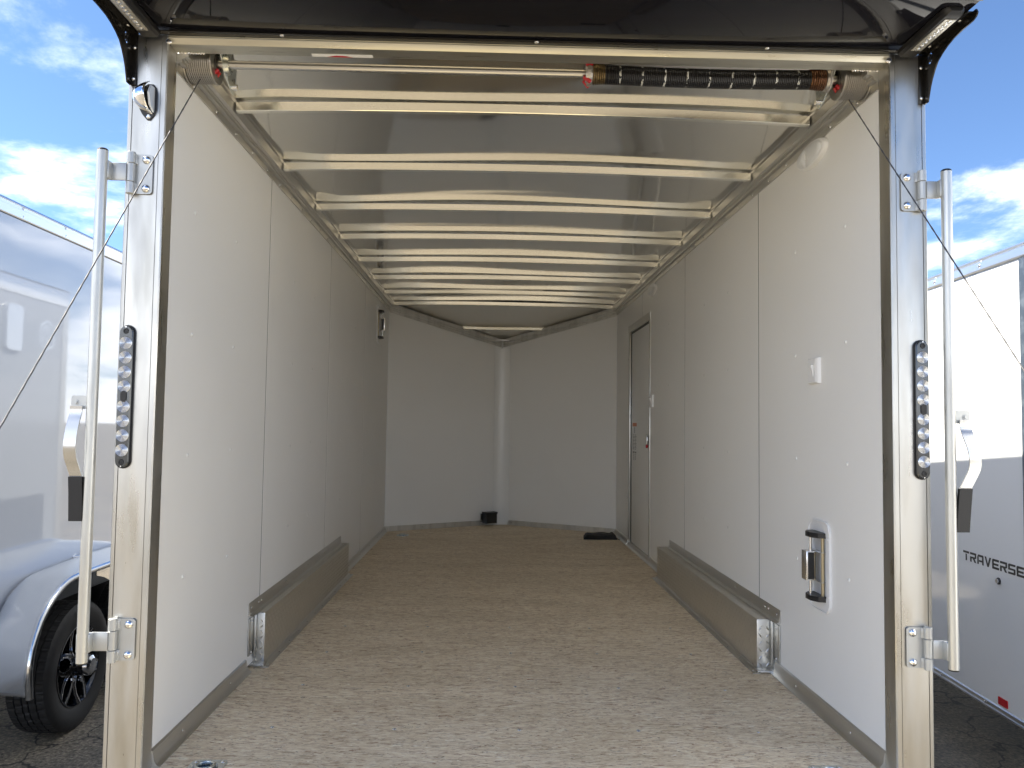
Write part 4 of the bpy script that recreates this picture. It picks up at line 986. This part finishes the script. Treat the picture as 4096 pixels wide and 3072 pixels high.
# local axes: +y runs forward along its side, -x faces us
prism('side_panel', [(-3.2, -.25), (3.2, -.25), (3.2, 1.785), (-3.2, 1.785)], 'x', 0.0, .03, WHITEPAINT, TR)
box('body', .031, 2.1, -3.2, 3.2, -.26, 1.84, mat('body_white', (0.75, 0.76, 0.76), .3), TR)
rr = prism('roof_rail', [(-.006, 1.786), (-.010, 1.789), (-.012, 1.794), (-.005, 1.797), (-.005, 1.832), (-.010, 1.835), (-.012, 1.843), (-.008, 1.850), (.03, 1.856), (.03, 1.786)], 'y', -3.2, 3.2, RAILSKY, TR, True, 25)
y = -3.0
for k in range(14): screw((-.005, -.068-.438*(k-5), 1.815), (-1, 0, 0), .010, rr, ME_SCREW, 'rivet')
bt = prism('bottom_rail', [(-.004, -.246), (-.008, -.249), (-.008, -.254), (-.003, -.257), (-.003, -.268), (-.008, -.271), (-.008, -.279), (.03, -.281), (.03, -.25)], 'y', -3.2, 3.2, ALU_Y, TR, True, 25)
for k in range(14): screw((-.004, -.089-.405*(k-5), -.2625), (-1, 0, 0), .009, bt)
box('corner_trim', -.008, -.0005, -.90, -.826, -.245, 1.78, mat('blue_grey_trim', (0.10, 0.13, 0.17), .35, .6, var=(18, (.2, .24, .28), .5, .7)), TR)
prism('red_reflector', rrect(-.671, -.598, -.236, -.201, .004, 3), 'x', -.0005, -.004, REFLR, TR)
cyl('bolt', (-.012, -.617, .325), (0, -.617, .325), .011, SCREW, TR, 6); lathe('bolt_washer', (-.0005, -.617, .325), (-1, 0, 0), [(0, .016), (.004, .016), (.004, .010)], BLACKP, TR, 16)
# diamond plate guard low on the side
gpts = [(.30, .26), (-.10, .262), (-.16, .245), (-.22, .21), (-.28, .15), (-.32, .07), (-.35, -.02), (-.385, -.12), (-.40, -.20), (.30, -.20)]
# lettering T R A V E R S E, each glyph built from strokes
GL = {
 'T': [[(0, .78), (1, .78), (1, 1), (0, 1)], [(.40, 0), (.62, 0), (.62, .70), (.40, .70)]],
 'R': [[(0, .78), (.9, .78), (1, .88), (1, 1), (0, 1)], [(.78, .38), (1, .48), (1, .88), (.78, .80)], [(.22, .38), (.80, .38), (.80, .56), (.22, .56)], [(0, 0), (.22, 0), (.22, .56), (0, .56)], [(.45, .38), (.72, .38), (1, 0), (.72, 0)]],
 'A': [[(0, 0), (.22, 0), (.22, .72), (.10, .85), (0, .70)], [(.12, .78), (.9, .78), (1, .88), (.92, 1), (.18, 1), (.05, .84)], [(.78, 0), (1, 0), (1, .88), (.78, .80)], [(.30, .26), (.78, .26), (.78, .44), (.30, .44)]],
 'V': [[(0, 1), (.24, 1), (.60, 0), (.40, 0)], [(.76, 1), (1, 1), (.62, 0), (.44, .14)]],
 'E': [[(0, .78), (1, .78), (1, 1), (.1, 1), (0, .9)], [(0, .38), (.92, .38), (.92, .58), (0, .58)], [(0, .0), (1, .0), (1, .22), (0, .22)], [(0, .1), (.22, .1), (.22, .9), (0, .9)]],
 'S': [[(.08, .80), (1, .80), (1, 1), (.1, 1), (0, .9)], [(0, .5), (.22, .5), (.22, .9), (0, .9)], [(0, .40), (.92, .40), (1, .5), (.9, .58), (0, .58)], [(.78, .1), (1, .1), (1, .5), (.78, .5)], [(0, 0), (.92, 0), (1, .1), (.92, .20), (0, .20)]],
}
lh, lw, ls = .046, .054, .0635
for i, ch in enumerate('TRAVERSE'):
    vs, fs = [], []
    for q, pl in enumerate(GL[ch]):
        k = len(vs); n = len(pl)
        for x in (-.0012-.00012*q, -.0004): vs += [(x, -.312-i*ls-p[0]*lw, .374+p[1]*lh) for p in pl]
        fs += [tuple(range(k, k+n)), tuple(range(k+n, k+2*n))]+[(k+j, k+(j+1) % n, k+n+(j+1) % n, k+n+j) for j in range(n)]
    raw('letter', vs, fs, DECAL, TR)

# ------------------------------------------------------------------ outside fenders and wheels of the open trailer (mirrored in its neighbours)
for sx in (-1, 1):
    pf = [(1.03, -.34), (1.06, -.10), (1.16, .08), (1.30, .17), (1.50, .20), (2.60, .20), (2.80, .17), (2.94, .08), (3.04, -.10), (3.07, -.34)]
    pf = catmull(pf, 4); vs, fs = [], []
    for x in (sx*1.1935, sx*1.56):
        vs += [(x, y, z) for y, z in pf]
    n = len(pf)
    for i in range(n-1): fs.append((i, i+1, n+i+1, n+i))
    k = len(vs)                               # turned down outer edge
    vs += [(sx*1.56, 2.05+(y-2.05)*.93, z-.07 if z > -.3 else z) for y, z in pf]
    for i in range(n-1): fs.append((n+i, n+i+1, k+i+1, k+i))
    raw('fender', vs, fs, TREAD, T, True, 40)
    for y in (1.63, 2.47): wheel(T, sx*1.40, y, -.308, .342, .215, sx)

if '_local' in TR: del TR['_local']
